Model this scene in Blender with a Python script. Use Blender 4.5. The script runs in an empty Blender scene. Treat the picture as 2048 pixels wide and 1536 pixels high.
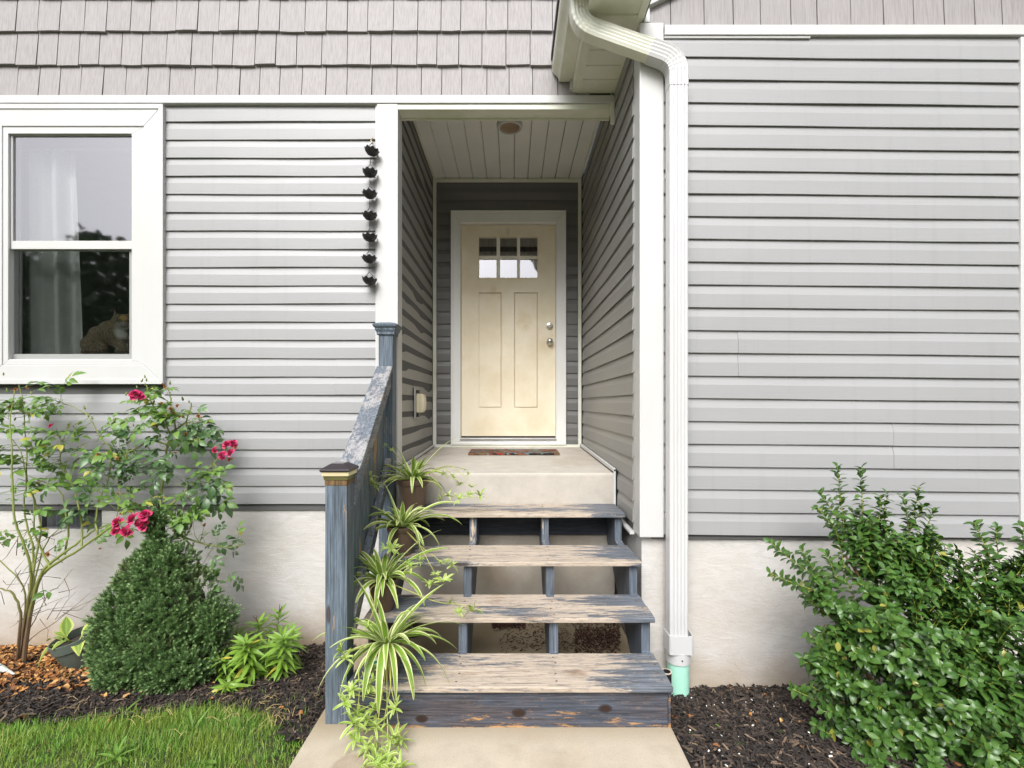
import bpy, bmesh, math, random
import numpy as np
from mathutils import Vector, Matrix

R = math.radians
random.seed(7); RNG = np.random.default_rng(7)
C = bpy.context.scene.collection
SC = bpy.context.scene

# ------------------------------------------------------------------ camera, sky, sun, exposure
CH = 1.315            # eye height above the path
KD = 0.95             # metres of depth per depth unit (1000 px = 1 unit of slope)
cam = bpy.data.cameras.new("camera"); cam_o = bpy.data.objects.new("camera", cam); C.objects.link(cam_o)
cam_o.location = (0, 0, CH); cam_o.rotation_euler = (R(90), 0, 0)
cam.sensor_width = 36; cam.lens = 36 * 950 / 2048; cam.shift_y = 39 / 2048
cam.clip_start = 0.05; cam.clip_end = 1000
SC.camera = cam_o

SUN_EL, SUN_AZ = 46, 192          # soft sun behind the clouds, behind the camera and a little to the left
world = bpy.data.worlds.new("World"); SC.world = world; world.use_nodes = True
wn = world.node_tree.nodes; wl = world.node_tree.links
sky = wn.new("ShaderNodeTexSky"); sky.sky_type = 'NISHITA'; sky.sun_disc = False
sky.sun_elevation = R(SUN_EL); sky.sun_rotation = R(SUN_AZ); sky.dust_density = 4.0; sky.air_density = 1.0
hs = wn.new("ShaderNodeHueSaturation"); hs.inputs['Saturation'].default_value = 0.16
wl.new(sky.outputs[0], hs.inputs['Color'])
bg = wn["Background"]; bg.inputs['Strength'].default_value = 0.10
wl.new(hs.outputs[0], bg.inputs['Color'])
sun = bpy.data.lights.new("sun", 'SUN'); sun.energy = 1.5; sun.angle = R(36); sun.color = (1.0, 0.985, 0.965)
sun_o = bpy.data.objects.new("sun", sun); C.objects.link(sun_o)
_a, _e = R(SUN_AZ), R(SUN_EL)
sd = Vector((math.sin(_a) * math.cos(_e), math.cos(_a) * math.cos(_e), math.sin(_e)))
sun_o.rotation_euler = sd.to_track_quat('Z', 'Y').to_euler(); sun_o.location = (-3, -5, 9)
SC.view_settings.view_transform = 'Standard'; SC.view_settings.look = 'None'
SC.view_settings.gamma = 1; SC.view_settings.use_curve_mapping = False
SC.view_settings.exposure = 1.15
SC.cycles.max_bounces = 8; SC.cycles.transparent_max_bounces = 16

def D(d): return d * KD
def W(px, py, d):     # a measured sight line met at depth unit d
    return Vector(((px - 1024) * d / 1000, d * KD, CH - (py - 807) * d / 1000))
def WX(px, d): return (px - 1024) * d / 1000
def WZ(py, d): return CH - (py - 807) * d / 1000

# ------------------------------------------------------------------ object helpers
def link(o, parent=None):
    C.objects.link(o)
    if parent is not None:
        o.parent = parent
        p = parent
        while p.parent: p = p.parent
        o.matrix_parent_inverse = Matrix.Translation(-p.location) if parent is p else Matrix.Identity(4)
    return o

def thing(name, label, cat, loc=(0, 0, 0), group=None):
    o = bpy.data.objects.new(name, None); o.location = loc; o.empty_display_size = 0.1; C.objects.link(o)
    o['label'] = label; o['category'] = cat
    if group: o['group'] = group
    return o
def tag(o, label, cat, group=None):
    o['label'] = label; o['category'] = cat
    if group: o['group'] = group
    return o
def struct(o): o['kind'] = 'structure'; return o
def stuff(o, label=None, cat=None):
    o['kind'] = 'stuff'
    if label: o['label'] = label
    if cat: o['category'] = cat
    return o

class Acc:
    """collects geometry for ONE mesh object"""
    def __init__(s): s.V = []; s.F = []; s.U = []; s.M = []; s.n = 0
    def add(s, v, f, uv=None, mi=0):
        v = np.asarray(v, float).reshape(-1, 3); k = s.n
        s.V.append(v); s.F.extend([tuple(i + k for i in q) for q in f]); s.M.extend([mi] * len(f))
        s.U.append(np.zeros((len(v), 2)) if uv is None else np.asarray(uv, float)); s.n += len(v); return s
    def box(s, x0, x1, y0, y1, z0, z1, mi=0):
        v = [(x, y, z) for z in (z0, z1) for y in (y0, y1) for x in (x0, x1)]
        return s.add(v, [(0, 2, 3, 1), (4, 5, 7, 6), (0, 1, 5, 4), (2, 6, 7, 3), (0, 4, 6, 2), (1, 3, 7, 5)], mi=mi)
    def prism(s, poly, axis, a, b, mi=0):
        """polygon of 2D points extruded along axis: 'x' takes (y,z), 'y' takes (x,z), 'z' takes (x,y)"""
        n = len(poly); v = []
        for t in (a, b):
            for p, q in poly:
                v.append({'x': (t, p, q), 'y': (p, t, q), 'z': (p, q, t)}[axis])
        f = [tuple(range(n)), tuple(range(2 * n - 1, n - 1, -1))]
        f += [(i, i + n, (i + 1) % n + n, (i + 1) % n) for i in range(n)]
        return s.add(v, f, mi=mi)
    def tube(s, pts, rad, sides=6, caps=True, mi=0):
        pts = [Vector(p) for p in pts]; n = len(pts)
        if not hasattr(rad, '__len__'): rad = [rad] * n
        v = []; uv = []; up = Vector((0.13, 0.21, 1)).normalized()
        for i, p in enumerate(pts):
            t = (pts[min(i + 1, n - 1)] - pts[max(i - 1, 0)]).normalized()
            if abs(t.dot(up)) > .97: up = Vector((1, .1, .05)).normalized()
            a = t.cross(up).normalized(); b = a.cross(t).normalized()
            for k in range(sides):
                g = 2 * math.pi * k / sides
                v.append(p + a * (rad[i] * math.cos(g)) + b * (rad[i] * math.sin(g))); uv.append((k / sides, i / max(1, n - 1)))
        f = []
        for i in range(n - 1):
            for k in range(sides):
                k2 = (k + 1) % sides
                f.append((i * sides + k, i * sides + k2, (i + 1) * sides + k2, (i + 1) * sides + k))
        if caps: f += [tuple(range(sides - 1, -1, -1)), tuple((n - 1) * sides + k for k in range(sides))]
        return s.add([tuple(q) for q in v], f, uv, mi)
    def lathe(s, prof, c, n=24, mi=0, ax=None):
        """prof: (r,h) list turned about the vertical through c (or about matrix ax)"""
        v = []; f = []
        for r, h in prof:
            for k in range(n):
                g = 2 * math.pi * k / n; q = Vector((r * math.cos(g), r * math.sin(g), h))
                if ax is not None: q = ax @ q
                v.append(tuple(Vector(c) + q))
        for i in range(len(prof) - 1):
            for k in range(n):
                k2 = (k + 1) % n; f.append((i * n + k, i * n + k2, (i + 1) * n + k2, (i + 1) * n + k))
        return s.add(v, f, mi=mi)
    def put(s, tpl, Mx, mi=0):
        v, f, uv = tpl
        return s.add(np.asarray(v) @ np.asarray(Mx)[:3, :3].T + np.asarray(Mx)[:3, 3], f, uv, mi)
    def mesh(s, name, mats, smooth=False):
        me = bpy.data.meshes.new(name)
        V = np.concatenate(s.V) if s.V else np.zeros((0, 3))
        me.from_pydata(V.tolist(), [], s.F)
        for m in (mats if isinstance(mats, (list, tuple)) else [mats]): me.materials.append(m)
        U = np.concatenate(s.U)
        uvl = me.uv_layers.new(name="UVMap")
        li = np.empty(len(me.loops), np.int32); me.loops.foreach_get("vertex_index", li)
        uvl.data.foreach_set("uv", U[li].ravel())
        if any(s.M): me.polygons.foreach_set("material_index", s.M)
        if smooth: me.polygons.foreach_set("use_smooth", [True] * len(me.polygons))
        me.update()
        if smooth: me.set_sharp_from_angle(angle=R(42))
        return me
    def build(s, name, mats, parent=None, smooth=False, bev=0, seg=2):
        me = s.mesh(name, mats, smooth and not bev)
        if bev: bevel(me, bev, seg)
        return link(bpy.data.objects.new(name, me), parent)

def bevel(me, w, seg=2):
    bm = bmesh.new(); bm.from_mesh(me)
    bmesh.ops.remove_doubles(bm, verts=bm.verts, dist=1e-5)
    bmesh.ops.recalc_face_normals(bm, faces=bm.faces)
    es = [e for e in bm.edges if len(e.link_faces) == 2 and e.calc_face_angle(0) > .5]
    bmesh.ops.bevel(bm, geom=es, offset=w, segments=seg, profile=.6, affect='EDGES', clamp_overlap=True)
    bm.to_mesh(me); bm.free()

def board(name, x0, x1, y0, y1, z0, z1, mat, parent, bev=.003, seg=2):
    a = Acc(); a.box(x0, x1, y0, y1, z0, z1); return a.build(name, mat, parent, bev=bev, seg=seg)
def inst(name, me, Mx, parent):
    o = bpy.data.objects.new(name, me); o.matrix_basis = Mx; return link(o, parent)

def frame(d, up=(0, 0, 1), roll=0, loc=(0, 0, 0), s=1.0):
    """4x4 with local y along d and local z near up, turned by roll about d"""
    y = Vector(d).normalized(); up = Vector(up)
    x = y.cross(up)
    if x.length < 1e-3: x = y.cross(Vector((1, .2, 0)))
    x.normalize(); z = x.cross(y)
    if roll: 
        q = Matrix.Rotation(roll, 3, y); x = q @ x; z = q @ z
    m = Matrix.Identity(4)
    for i in range(3): m[i][0], m[i][1], m[i][2], m[i][3] = x[i] * s, y[i] * s, z[i] * s, loc[i]
    return m

def leaf_tpl(L, Wd, n=4, fold=.25, curl=.3, peak=.4, wav=0, tip=.02, ex=1.7):
    """a blade along y from the origin: (verts, faces, uv); u runs across it, v along it"""
    v = []; f = []; uv = []
    for i in range(n + 1):
        t = i / n
        w = Wd / 2 * ((t / peak) ** .6 if t < peak else max(tip, 1 - ((t - peak) / (1 - peak)) ** ex)) if t > 0 else Wd * .06
        z = -curl * L * t * t
        for k in (-1, 0, 1):
            v.append((k * w, L * t * (1 - .12 * curl * t), z + (fold * w if k else 0) + (wav * math.sin(9 * t + k) * w if k else 0)))
            uv.append((.5 + .5 * k, t))
    for i in range(n):
        for k in (0, 1):
            a = i * 3 + k; f.append((a, a + 1, a + 4, a + 3))
    return np.array(v), f, np.array(uv)

# ------------------------------------------------------------------ material helpers
class T:
    def __init__(s, name):
        s.mat = bpy.data.materials.new(name); s.mat.use_nodes = True
        s.nt = s.mat.node_tree; s.b = s.nt.nodes["Principled BSDF"]; s.out = s.nt.nodes["Material Output"]
    def node(s, ty, ins=None, **at):
        n = s.nt.nodes.new("ShaderNode" + ty)
        for k, v in at.items(): setattr(n, k, v)
        for k, v in (ins or {}).items(): s.set(n.inputs[k], v)
        return n
    def set(s, sock, v):
        if isinstance(v, bpy.types.NodeSocket): s.nt.links.new(v, sock)
        elif hasattr(v, '__len__') and len(v) == 3 and sock.type == 'RGBA': sock.default_value = (*v, 1)
        else: sock.default_value = v
    def co(s, scale=(1, 1, 1), kind='Object', loc=(0, 0, 0), rot=(0, 0, 0)):
        tc = s.node("TexCoord"); return s.node("Mapping", {'Vector': tc.outputs[kind], 'Scale': scale, 'Location': loc, 'Rotation': rot}).outputs[0]
    def rco(s, scale):   # coordinates shifted per object so no two boards repeat
        tc = s.node("TexCoord"); oi = s.node("ObjectInfo")
        m = s.node("VectorMath", {0: (37.1, 17.3, 53.7)}, operation='SCALE'); s.set(m.inputs['Scale'], oi.outputs['Random'])
        a = s.node("VectorMath", {0: tc.outputs['Object'], 1: m.outputs[0]}, operation='ADD')
        return s.node("Mapping", {'Vector': a.outputs[0], 'Scale': scale}).outputs[0]
    def noise(s, vec, scale=5, detail=4, rough=.55, dist=0):
        return s.node("TexNoise", {'Vector': vec, 'Scale': scale, 'Detail': detail, 'Roughness': rough, 'Distortion': dist}).outputs['Fac']
    def vor(s, vec, scale=5, out='Distance', **k):
        return s.node("TexVoronoi", {'Vector': vec, 'Scale': scale}, **k).outputs[out]
    def ramp(s, fac, stops, interp='LINEAR'):
        n = s.node("ValToRGB", {0: fac}); e = n.color_ramp.elements; n.color_ramp.interpolation = interp
        while len(e) < len(stops): e.new(.5)
        for q, (p, c) in zip(e, stops):
            q.position = p; q.color = (c, c, c, 1) if not hasattr(c, '__len__') else (*c, 1)
        return n.outputs[0]
    def mix(s, fac, a, b, mode='MIX'):
        n = s.node("Mix", data_type='RGBA', blend_type=mode)
        s.set(n.inputs[0], fac); s.set(n.inputs[6], a); s.set(n.inputs[7], b); return n.outputs[2]
    def math(s, op, a, b=0, c=0, clamp=False):
        n = s.node("Math", operation=op, use_clamp=clamp); s.set(n.inputs[0], a); s.set(n.inputs[1], b); s.set(n.inputs[2], c); return n.outputs[0]
    def sep(s, vec): 
        n = s.node("SeparateXYZ", {0: vec}); return n.outputs
    def rnd(s):
        oi = s.node("ObjectInfo"); g = s.node("NewGeometry")
        return s.math('FRACT', s.math('ADD', oi.outputs['Random'], g.outputs['Random Per Island']))
    def bump(s, h, strength=.3, dist=.01):
        n = s.node("Bump", {'Height': h, 'Strength': strength, 'Distance': dist}); s.set(s.b.inputs['Normal'], n.outputs[0])
    def col(s, c): s.set(s.b.inputs['Base Color'], c); return s
    def rough(s, r): s.set(s.b.inputs['Roughness'], r); return s
    def done(s, **k):
        for a, v in k.items(): s.set(s.b.inputs[a.replace('_', ' ')], v)
        return s.mat

def m_plain(name, c, rough=.5, var=.06, metal=0, scale=9, bump=.0, spec=.5):
    t = T(name); n = t.noise(t.co(), scale, 5)
    t.col(t.mix(t.ramp(n, [(.3, 0.), (.7, 1.)]), tuple(x * (1 - var) for x in c), tuple(min(1, x * (1 + var)) for x in c)))
    t.rough(rough)
    if bump: t.bump(t.noise(t.co(), scale * 8, 4), bump, .004)
    return t.done(Metallic=metal, Specular_IOR_Level=spec)

def m_vinyl(name, c, axis='x'):
    t = T(name); sc = {'x': (1.3, 1, 60), 'y': (1, 1.3, 60)}[axis]
    g = t.noise(t.rco(sc), 4, 4, .6); big = t.noise(t.co((.9, .9, 2.2)), 1.6, 4)
    oi = t.node("ObjectInfo").outputs['Random']
    k = t.math('ADD', t.math('MULTIPLY', g, .08), t.math('ADD', t.math('MULTIPLY', big, .17), t.math('MULTIPLY', oi, .05)))
    col = t.mix(k, tuple(x * .90 for x in c), tuple(min(.9, x * 1.75) for x in c))
    drip = t.noise(t.co((14, 14, .55) ), 1.2, 4, .6); col = t.mix(t.math('MULTIPLY', t.ramp(drip, [(.55, 0.), (.75, 1.)]), .16), col, tuple(x * .62 for x in c))
    t.col(col); t.rough(.42); t.bump(t.math('ADD', g, t.noise(t.co((2.2, 2.2, 5)), 1.5, 3)), .16, .003); return t.done()

def m_shingle(name, c):
    t = T(name); g = t.noise(t.rco((70, 70, 2.2)), 2, 5, .65); s2 = t.noise(t.rco((26, 26, .7)), 2, 3)
    oi = t.node("ObjectInfo").outputs['Random']
    col = t.mix(t.ramp(g, [(.35, 0.), (.62, 1.)]), tuple(x * .80 for x in c), tuple(x * 1.05 for x in c))
    col = t.mix(t.math('MULTIPLY', t.ramp(s2, [(.6, 0.), (.72, 1.)]), .28), col, tuple(x * .55 for x in c))
    col = t.mix(t.math('MULTIPLY', oi, .14), col, tuple(x * .7 for x in c))
    t.col(col); t.rough(.6); t.bump(g, .35, .003); return t.done()

def m_white(name, c=(.575, .575, .575), dirt=(.47, .455, .37), amt=.22, rough=.38):
    t = T(name); n = t.noise(t.co((1, 1, .5)), 3.5, 6, .62)
    t.col(t.mix(t.math('MULTIPLY', t.ramp(n, [(.42, 0.), (.75, 1.)]), amt), c, dirt))
    t.bump(t.noise(t.co((30, 30, 6)), 2, 3), .04, .003)
    t.rough(rough); return t.done()

def m_wood(name, axis, wear, paint=(.125, .165, .215), bare=(.56, .455, .34), rust=.0, ends=False, dark=1.0, low=False, brown=0, streak=0, speck=0, knots=()):
    """blue-grey paint flaked off weathered boards; the grain runs along axis"""
    t = T(name)
    st = {'x': (1.0, 16, 16), 'y': (16, 1.0, 16), 'z': (16, 16, 1.0)}[axis]
    fine = tuple(3 * q if q > 1 else 2.0 for q in st)
    flake = t.noise(t.rco(tuple(q * 1.1 if q > 1 else 2.6 for q in st)), 2.3, 10, .80, .25)
    broad = t.noise(t.rco(tuple(q * .3 if q > 1 else .9 for q in st)), 1.5, 3, .5)
    grain = t.noise(t.rco(fine), 3.0, 6, .7, .3)
    m = t.math('ADD', t.math('MULTIPLY', flake, .6), t.math('MULTIPLY', broad, .55))
    if ends:
        x = t.math('ABSOLUTE', t.math('ADD', t.sep(t.co())[0], -.02))
        m = t.math('SUBTRACT', m, t.math('MULTIPLY', t.ramp(x, [(.28, 0.), (.60, 1.)]), .14))
    if low:
        z = t.sep(t.co())[2]
        m = t.math('ADD', m, t.math('MULTIPLY', t.ramp(z, [(.0, 1.), (.12, 0.)]), .085))
    c = .72 - .34 * wear
    mask = t.ramp(m, [(c - .012, 0.), (c + .012, 1.)])
    if speck:
        sp = t.noise(t.rco(tuple(q * 1.8 if q > 1 else 7 for q in st)), 2.6, 8, .82)
        mask = t.math('MULTIPLY', mask, t.math('SUBTRACT', 1, t.math('MULTIPLY', t.ramp(sp, [(.545, 0.), (.575, 1.)]), speck)))
        mask = t.math('MAXIMUM', mask, t.math('MULTIPLY', t.ramp(sp, [(.40, 1.), (.425, 0.)]), speck))
    pc = t.mix(t.ramp(grain, [(.34, 0.), (.64, 1.)]), tuple(q * .50 * dark for q in paint), tuple(q * 1.45 * dark for q in paint))
    chalk = t.ramp(t.noise(t.rco(tuple(q * 1.3 for q in st)), 3.3, 6, .7), [(.52, 0.), (.68, 1.)])
    pc = t.mix(t.math('MULTIPLY', chalk, .42), pc, tuple(min(.6, q * 2.3 * dark) for q in paint))
    if brown:
        bn = t.noise(t.rco(tuple(q * .5 if q > 1 else 1.6 for q in st)), 2.2, 6, .7)
        pc = t.mix(t.math('MULTIPLY', t.ramp(bn, [(.42, 0.), (.62, 1.)]), brown), pc, t.mix(t.ramp(grain, [(.34, 0.), (.64, 1.)]), (.018, .011, .009), (.13, .078, .05)))
    if streak:
        sn = t.noise(t.rco(tuple(q * 5 if q > 1 else .9 for q in st)), 2.0, 5, .75)
        pc = t.mix(t.math('MULTIPLY', t.ramp(sn, [(.38, 1.), (.52, 0.)]), streak), pc, tuple(q * .38 for q in paint)); pc = t.mix(t.math('MULTIPLY', t.ramp(sn, [(.56, 0.), (.70, 1.)]), streak * .6), pc, tuple(min(.6, q * 2.1) for q in paint))
    bc = t.mix(t.ramp(grain, [(.32, 0.), (.60, 1.)]), tuple(q * .62 for q in bare), tuple(q * 1.12 for q in bare))
    stain = t.ramp(t.noise(t.rco(tuple(q * .35 if q > 1 else 2.2 for q in st)), 2.6, 5, .65), [(.57, 0.), (.74, 1.)])
    bc = t.mix(t.math('MULTIPLY', stain, .7), bc, (.20, .115, .06))
    if rust: bc = t.mix(rust, bc, (.55, .27, .07))
    col = t.mix(mask, pc, bc)
    crack = t.ramp(t.noise(t.rco(tuple(q * 2.2 if q > 1 else .7 for q in st)), 3, 3, .5), [(.28, 1.), (.345, 0.)])
    col = t.mix(t.math('MULTIPLY', crack, .7), col, (.03, .026, .022))
    kn = t.node("TexVoronoi", {'Vector': t.rco({'x': (2.0, 9, 9), 'y': (9, 2, 9), 'z': (9, 9, 2)}[axis]), 'Scale': .9}).outputs['Distance']
    knot = t.ramp(kn, [(.055, 1.), (.085, 0.)])
    col = t.mix(t.math('MULTIPLY', knot, .8), col, (.045, .026, .018))
    for kx, kz, kr in knots:
        v_ = t.sep(t.co()); dx = t.math('MULTIPLY', t.math('SUBTRACT', v_[0], kx), .62); dz_ = t.math('SUBTRACT', v_[2], kz)
        dd = t.math('SQRT', t.math('ADD', t.math('MULTIPLY', dx, dx), t.math('MULTIPLY', dz_, dz_)))
        dd = t.math('DIVIDE', t.math('ADD', dd, t.math('MULTIPLY', t.math('SUBTRACT', broad, .5), .05)), kr)
        rg = t.math('FRACT', t.math('MULTIPLY', dd, 3.2)); col = t.mix(t.math('MULTIPLY', t.ramp(dd, [(.9, 1.), (2.2, 0.)]), t.math('MULTIPLY', t.ramp(rg, [(.3, 0.), (.5, 1.)]), .55)), col, (.02, .013, .01))
        col = t.mix(t.ramp(dd, [(.55, 1.), (1.05, 0.)]), col, (.030, .017, .013))
    t.col(col); t.rough(t.mix(mask, (.55, .55, .55), (.85, .85, .85)))
    h = t.math('ADD', t.math('MULTIPLY', grain, .6), t.math('MULTIPLY', mask, -.35)); h = t.math('SUBTRACT', h, t.math('MULTIPLY', crack, .5))
    t.bump(h, .55, .004); return t.done(Specular_IOR_Level=.3)

def m_concrete(name, c, stain, amt=.5, edge=None, scale=1.0, soil=None, ringat=None):
    t = T(name); v = t.co()
    sp = t.noise(v, 160 * scale, 3, .6); mid = t.noise(v, 9 * scale, 6, .65); big = t.noise(v, 1.7 * scale, 5, .6)
    col = t.mix(t.ramp(mid, [(.3, 0.), (.7, 1.)]), tuple(q * .88 for q in c), tuple(q * 1.08 for q in c))
    col = t.mix(t.math('MULTIPLY', t.ramp(big, [(.48, 0.), (.72, 1.)]), amt), col, stain)
    col = t.mix(t.math('MULTIPLY', t.ramp(sp, [(.36, 1.), (.46, 0.)]), .35), col, tuple(q * .62 for q in c))
    if soil:   # damp splash marks left by the soil along the bottom
        z = t.math('ADD', t.sep(v)[2], t.math('MULTIPLY', t.math('ADD', mid, -.5), .22))
        col = t.mix(t.math('MULTIPLY', t.ramp(t.math('MULTIPLY', t.math('SUBTRACT', z, soil), 4), [(0., 1.), (.55, 0.)]), .75), col, (.34, .22, .12))
    if ringat:   # round mark left by a flower pot
        dd = t.node('VectorMath', {0: v, 1: ringat}, operation='DISTANCE').outputs['Value']; dd = t.math('ADD', dd, t.math('MULTIPLY', t.math('ADD', mid, -.5), .07))
        col = t.mix(t.math('MULTIPLY', t.ramp(dd, [(.030, .5), (.056, .75), (.066, .9), (.084, 0.)]), t.math('MULTIPLY', t.ramp(mid, [(.3, .2), (.6, 1.)]), .7)), col, (.17, .105, .06))
    if edge: # damp mark where the bottom riser meets the path
        y = t.math('ADD', t.sep(v)[1], t.math('MULTIPLY', t.math('ADD', mid, -.5), .16))
        col = t.mix(t.math('MULTIPLY', t.ramp(t.math('SUBTRACT', y, edge), [(0., 0.), (.14, 1.)]), .6), col, (.20, .15, .07))
    t.col(col); t.rough(.85)
    t.bump(t.math('ADD', t.math('MULTIPLY', sp, .4), mid), .25, .006); return t.done(Specular_IOR_Level=.25)

def m_stucco(name):
    t = T(name); w = t.noise(t.co((1, 1, 1.4)), 1.3, 4)
    br = t.node("TexNoise", {'Vector': t.co((2.6, 2.6, 8)), 'Scale': 2.4, 'Detail': 9, 'Roughness': .72, 'Distortion': 1.2}).outputs['Fac']
    fine = t.node("TexNoise", {'Vector': t.co((9, 9, 40)), 'Scale': 3, 'Detail': 6, 'Roughness': .7, 'Distortion': .8}).outputs['Fac']
    mid = t.noise(t.co(), 4, 6, .65); pit = t.noise(t.co(), 90, 4, .6)
    col = t.mix(t.ramp(br, [(.36, 0.), (.62, 1.)]), (.535, .515, .49), (.61, .595, .575))
    col = t.mix(t.math('MULTIPLY', t.ramp(fine, [(.30, 1.), (.46, 0.)]), .30), col, (.42, .385, .35))
    col = t.mix(t.math('MULTIPLY', t.ramp(w, [(.5, 0.), (.72, 1.)]), .5), col, (.52, .455, .385))
    z = t.math('ADD', t.sep(t.co())[2], t.math('MULTIPLY', t.math('ADD', mid, -.5), .42))
    col = t.mix(t.math('MULTIPLY', t.ramp(t.math('ADD', z, .32), [(0., 1.), (.34, 0.)]), .85), col, (.33, .23, .13))
    cv = t.node("VectorMath", {0: t.co((.9, .9, 1.3)), 1: t.node("VectorMath", {0: t.node("TexNoise", {'Vector': t.co(), 'Scale': 3.5, 'Detail': 5}).outputs['Color'], 'Scale': .35}, operation='SCALE').outputs[0]}, operation='ADD').outputs[0]
    cr = t.node("TexVoronoi", {'Vector': cv, 'Scale': 1.1}, feature='DISTANCE_TO_EDGE').outputs['Distance']
    ck = t.math('MULTIPLY', t.ramp(cr, [(.002, 1.), (.007, 0.)]), t.ramp(w, [(.46, 0.), (.56, 1.)]))
    col = t.mix(t.math('MULTIPLY', ck, .05), col, (.22, .19, .16))
    t.col(col); t.rough(.9); h = t.math('ADD', t.math('MULTIPLY', br, .9), t.math('ADD', t.math('MULTIPLY', fine, .35), t.math('MULTIPLY', pit, .25)))
    t.bump(t.math('SUBTRACT', h, t.math('MULTIPLY', ck, .1)), .40, .010); return t.done(Specular_IOR_Level=.2)

def m_leaf(name, c, c2, rough=.45, trans=.25, vein=None, edge=None, old=None, spec=.5, coat=0, oldat=.86):
    """c..c2 varies leaf by leaf; edge = pale margin colour; vein = midrib colour; old = colour some leaves have turned"""
    t = T(name); r = t.rnd(); col = t.mix(r, c, c2)
    n = t.noise(t.co(), 60, 3); col = t.mix(t.math('MULTIPLY', n, .35), col, tuple(q * .55 for q in c))
    u = t.sep(t.node("TexCoord").outputs['UV']); au = t.math('ABSOLUTE', t.math('SUBTRACT', u[0], .5))
    if edge: col = t.mix(t.ramp(t.math('ADD', au, t.math('MULTIPLY', t.math('SUBTRACT', r, .5), .16)), [(.27, 0.), (.37, 1.)]), col, edge)
    if vein: col = t.mix(t.math('MULTIPLY', t.ramp(au, [(.03, 1.), (.10, 0.)]), .55), col, vein)
    if old: col = t.mix(t.math('GREATER_THAN', r, oldat), col, old)
    if edge: col = t.mix(t.ramp(u[1], [(.965, 0.), (.985, 1.)]), col, (.10, .05, .03))
    t.col(col); t.rough(rough)
    if trans:
        tr = t.node("BsdfTranslucent", {'Color': t.mix(.5, col, (.35, .5, .05), 'MULTIPLY')}); 
        tr2 = t.node("BsdfTranslucent", {'Color': col})
        mx = t.node("MixShader", {0: trans, 1: t.b.outputs[0], 2: tr2.outputs[0]}); t.nt.links.new(mx.outputs[0], t.out.inputs[0])
    return t.done(Specular_IOR_Level=spec, Coat_Weight=coat)

def m_glass(name, refl, tint=(.9, .93, .92)):
    t = T(name); fr = t.node("Fresnel", {'IOR': 1.5})
    k = t.math('ADD', t.math('MULTIPLY', fr.outputs[0], 1.0), refl, clamp=True)
    g = t.node("BsdfGlossy", {'Color': (.95, .95, 1.0), 'Roughness': .030}); tr = t.node("BsdfTransparent", {'Color': tint})
    mx = t.node("MixShader", {0: k, 1: tr.outputs[0], 2: g.outputs[0]}); t.nt.links.new(mx.outputs[0], t.out.inputs[0]); return t.mat

MAT = {}
MAT['vinyl_x'] = m_vinyl('vinyl_siding', (.330, .330, .336), 'x')
MAT['vinyl_y'] = m_vinyl('dark_vinyl_side', (.26, .255, .242), 'y')  # deeper vinyl tone for both porch side walls
MAT['vinyl_b'] = m_vinyl('darker_vinyl_back', (.145, .142, .138), 'x')  # deepest vinyl tone, used on the porch back wall only
MAT['shingle'] = m_shingle('cedar_look_shingle', (.335, .312, .314))
MAT['white'] = m_white('white_trim')
MAT['casing'] = m_white('door_casing_paint', (.80, .80, .78), (.55, .52, .42), .25)
MAT['eave'] = m_white('weathered_bounce_tinted_white', (.76, .76, .68), (.46, .48, .26), .55, .4)  # algae dirt plus green lawn bounce light painted into the colour
MAT['ceil'] = m_white('porch_ceiling_vinyl', (.82, .82, .79), (.6, .6, .52), .25, .45)
MAT['sheath'] = m_plain('wall_sheathing', (.10, .10, .10), .9)
MAT['stucco'] = m_stucco('stucco_foundation')
MAT['path'] = m_concrete('path_concrete', (.465, .405, .325), (.35, .275, .19), .65, edge=D(1.93), ringat=(WX(704, 1.80), D(1.80), 0))
MAT['slab'] = m_concrete('porch_concrete', (.475, .44, .39), (.32, .25, .165), .75)
MAT['tread'] = m_wood('worn_painted_tread', 'x', .62, paint=(.125, .140, .165), ends=True, bare=(.475, .40, .325), streak=.4, speck=.5)
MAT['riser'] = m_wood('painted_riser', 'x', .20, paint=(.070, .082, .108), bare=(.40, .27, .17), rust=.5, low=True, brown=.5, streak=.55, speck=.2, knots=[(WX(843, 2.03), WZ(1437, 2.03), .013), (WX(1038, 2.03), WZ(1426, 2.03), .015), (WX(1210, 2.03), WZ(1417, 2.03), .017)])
MAT['post'] = m_wood('painted_post', 'z', .10, paint=(.115, .145, .18), bare=(.42, .27, .15), streak=.75)
MAT['rail'] = m_wood('painted_rail', 'y', .40, paint=(.14, .16, .19), bare=(.33, .325, .33), streak=.7, speck=.3)
MAT['stringer'] = m_wood('painted_stringer', 'z', .08, paint=(.10, .12, .15))
MAT['ledger'] = m_wood('painted_ledger', 'x', .10, paint=(.05, .058, .074))
MAT['door'] = m_white('cream_door_paint', (.86, .765, .585), (.60, .45, .22), .42, .42)
t = T('scuffed_cream_door'); v = t.co(); n = t.noise(v, 3.5, 6, .62); f_ = t.noise(v, 24, 5, .7)
c_ = t.mix(t.math('MULTIPLY', t.ramp(n, [(.42, 0.), (.75, 1.)]), .42), (.86, .775, .60), (.60, .45, .22))
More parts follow.
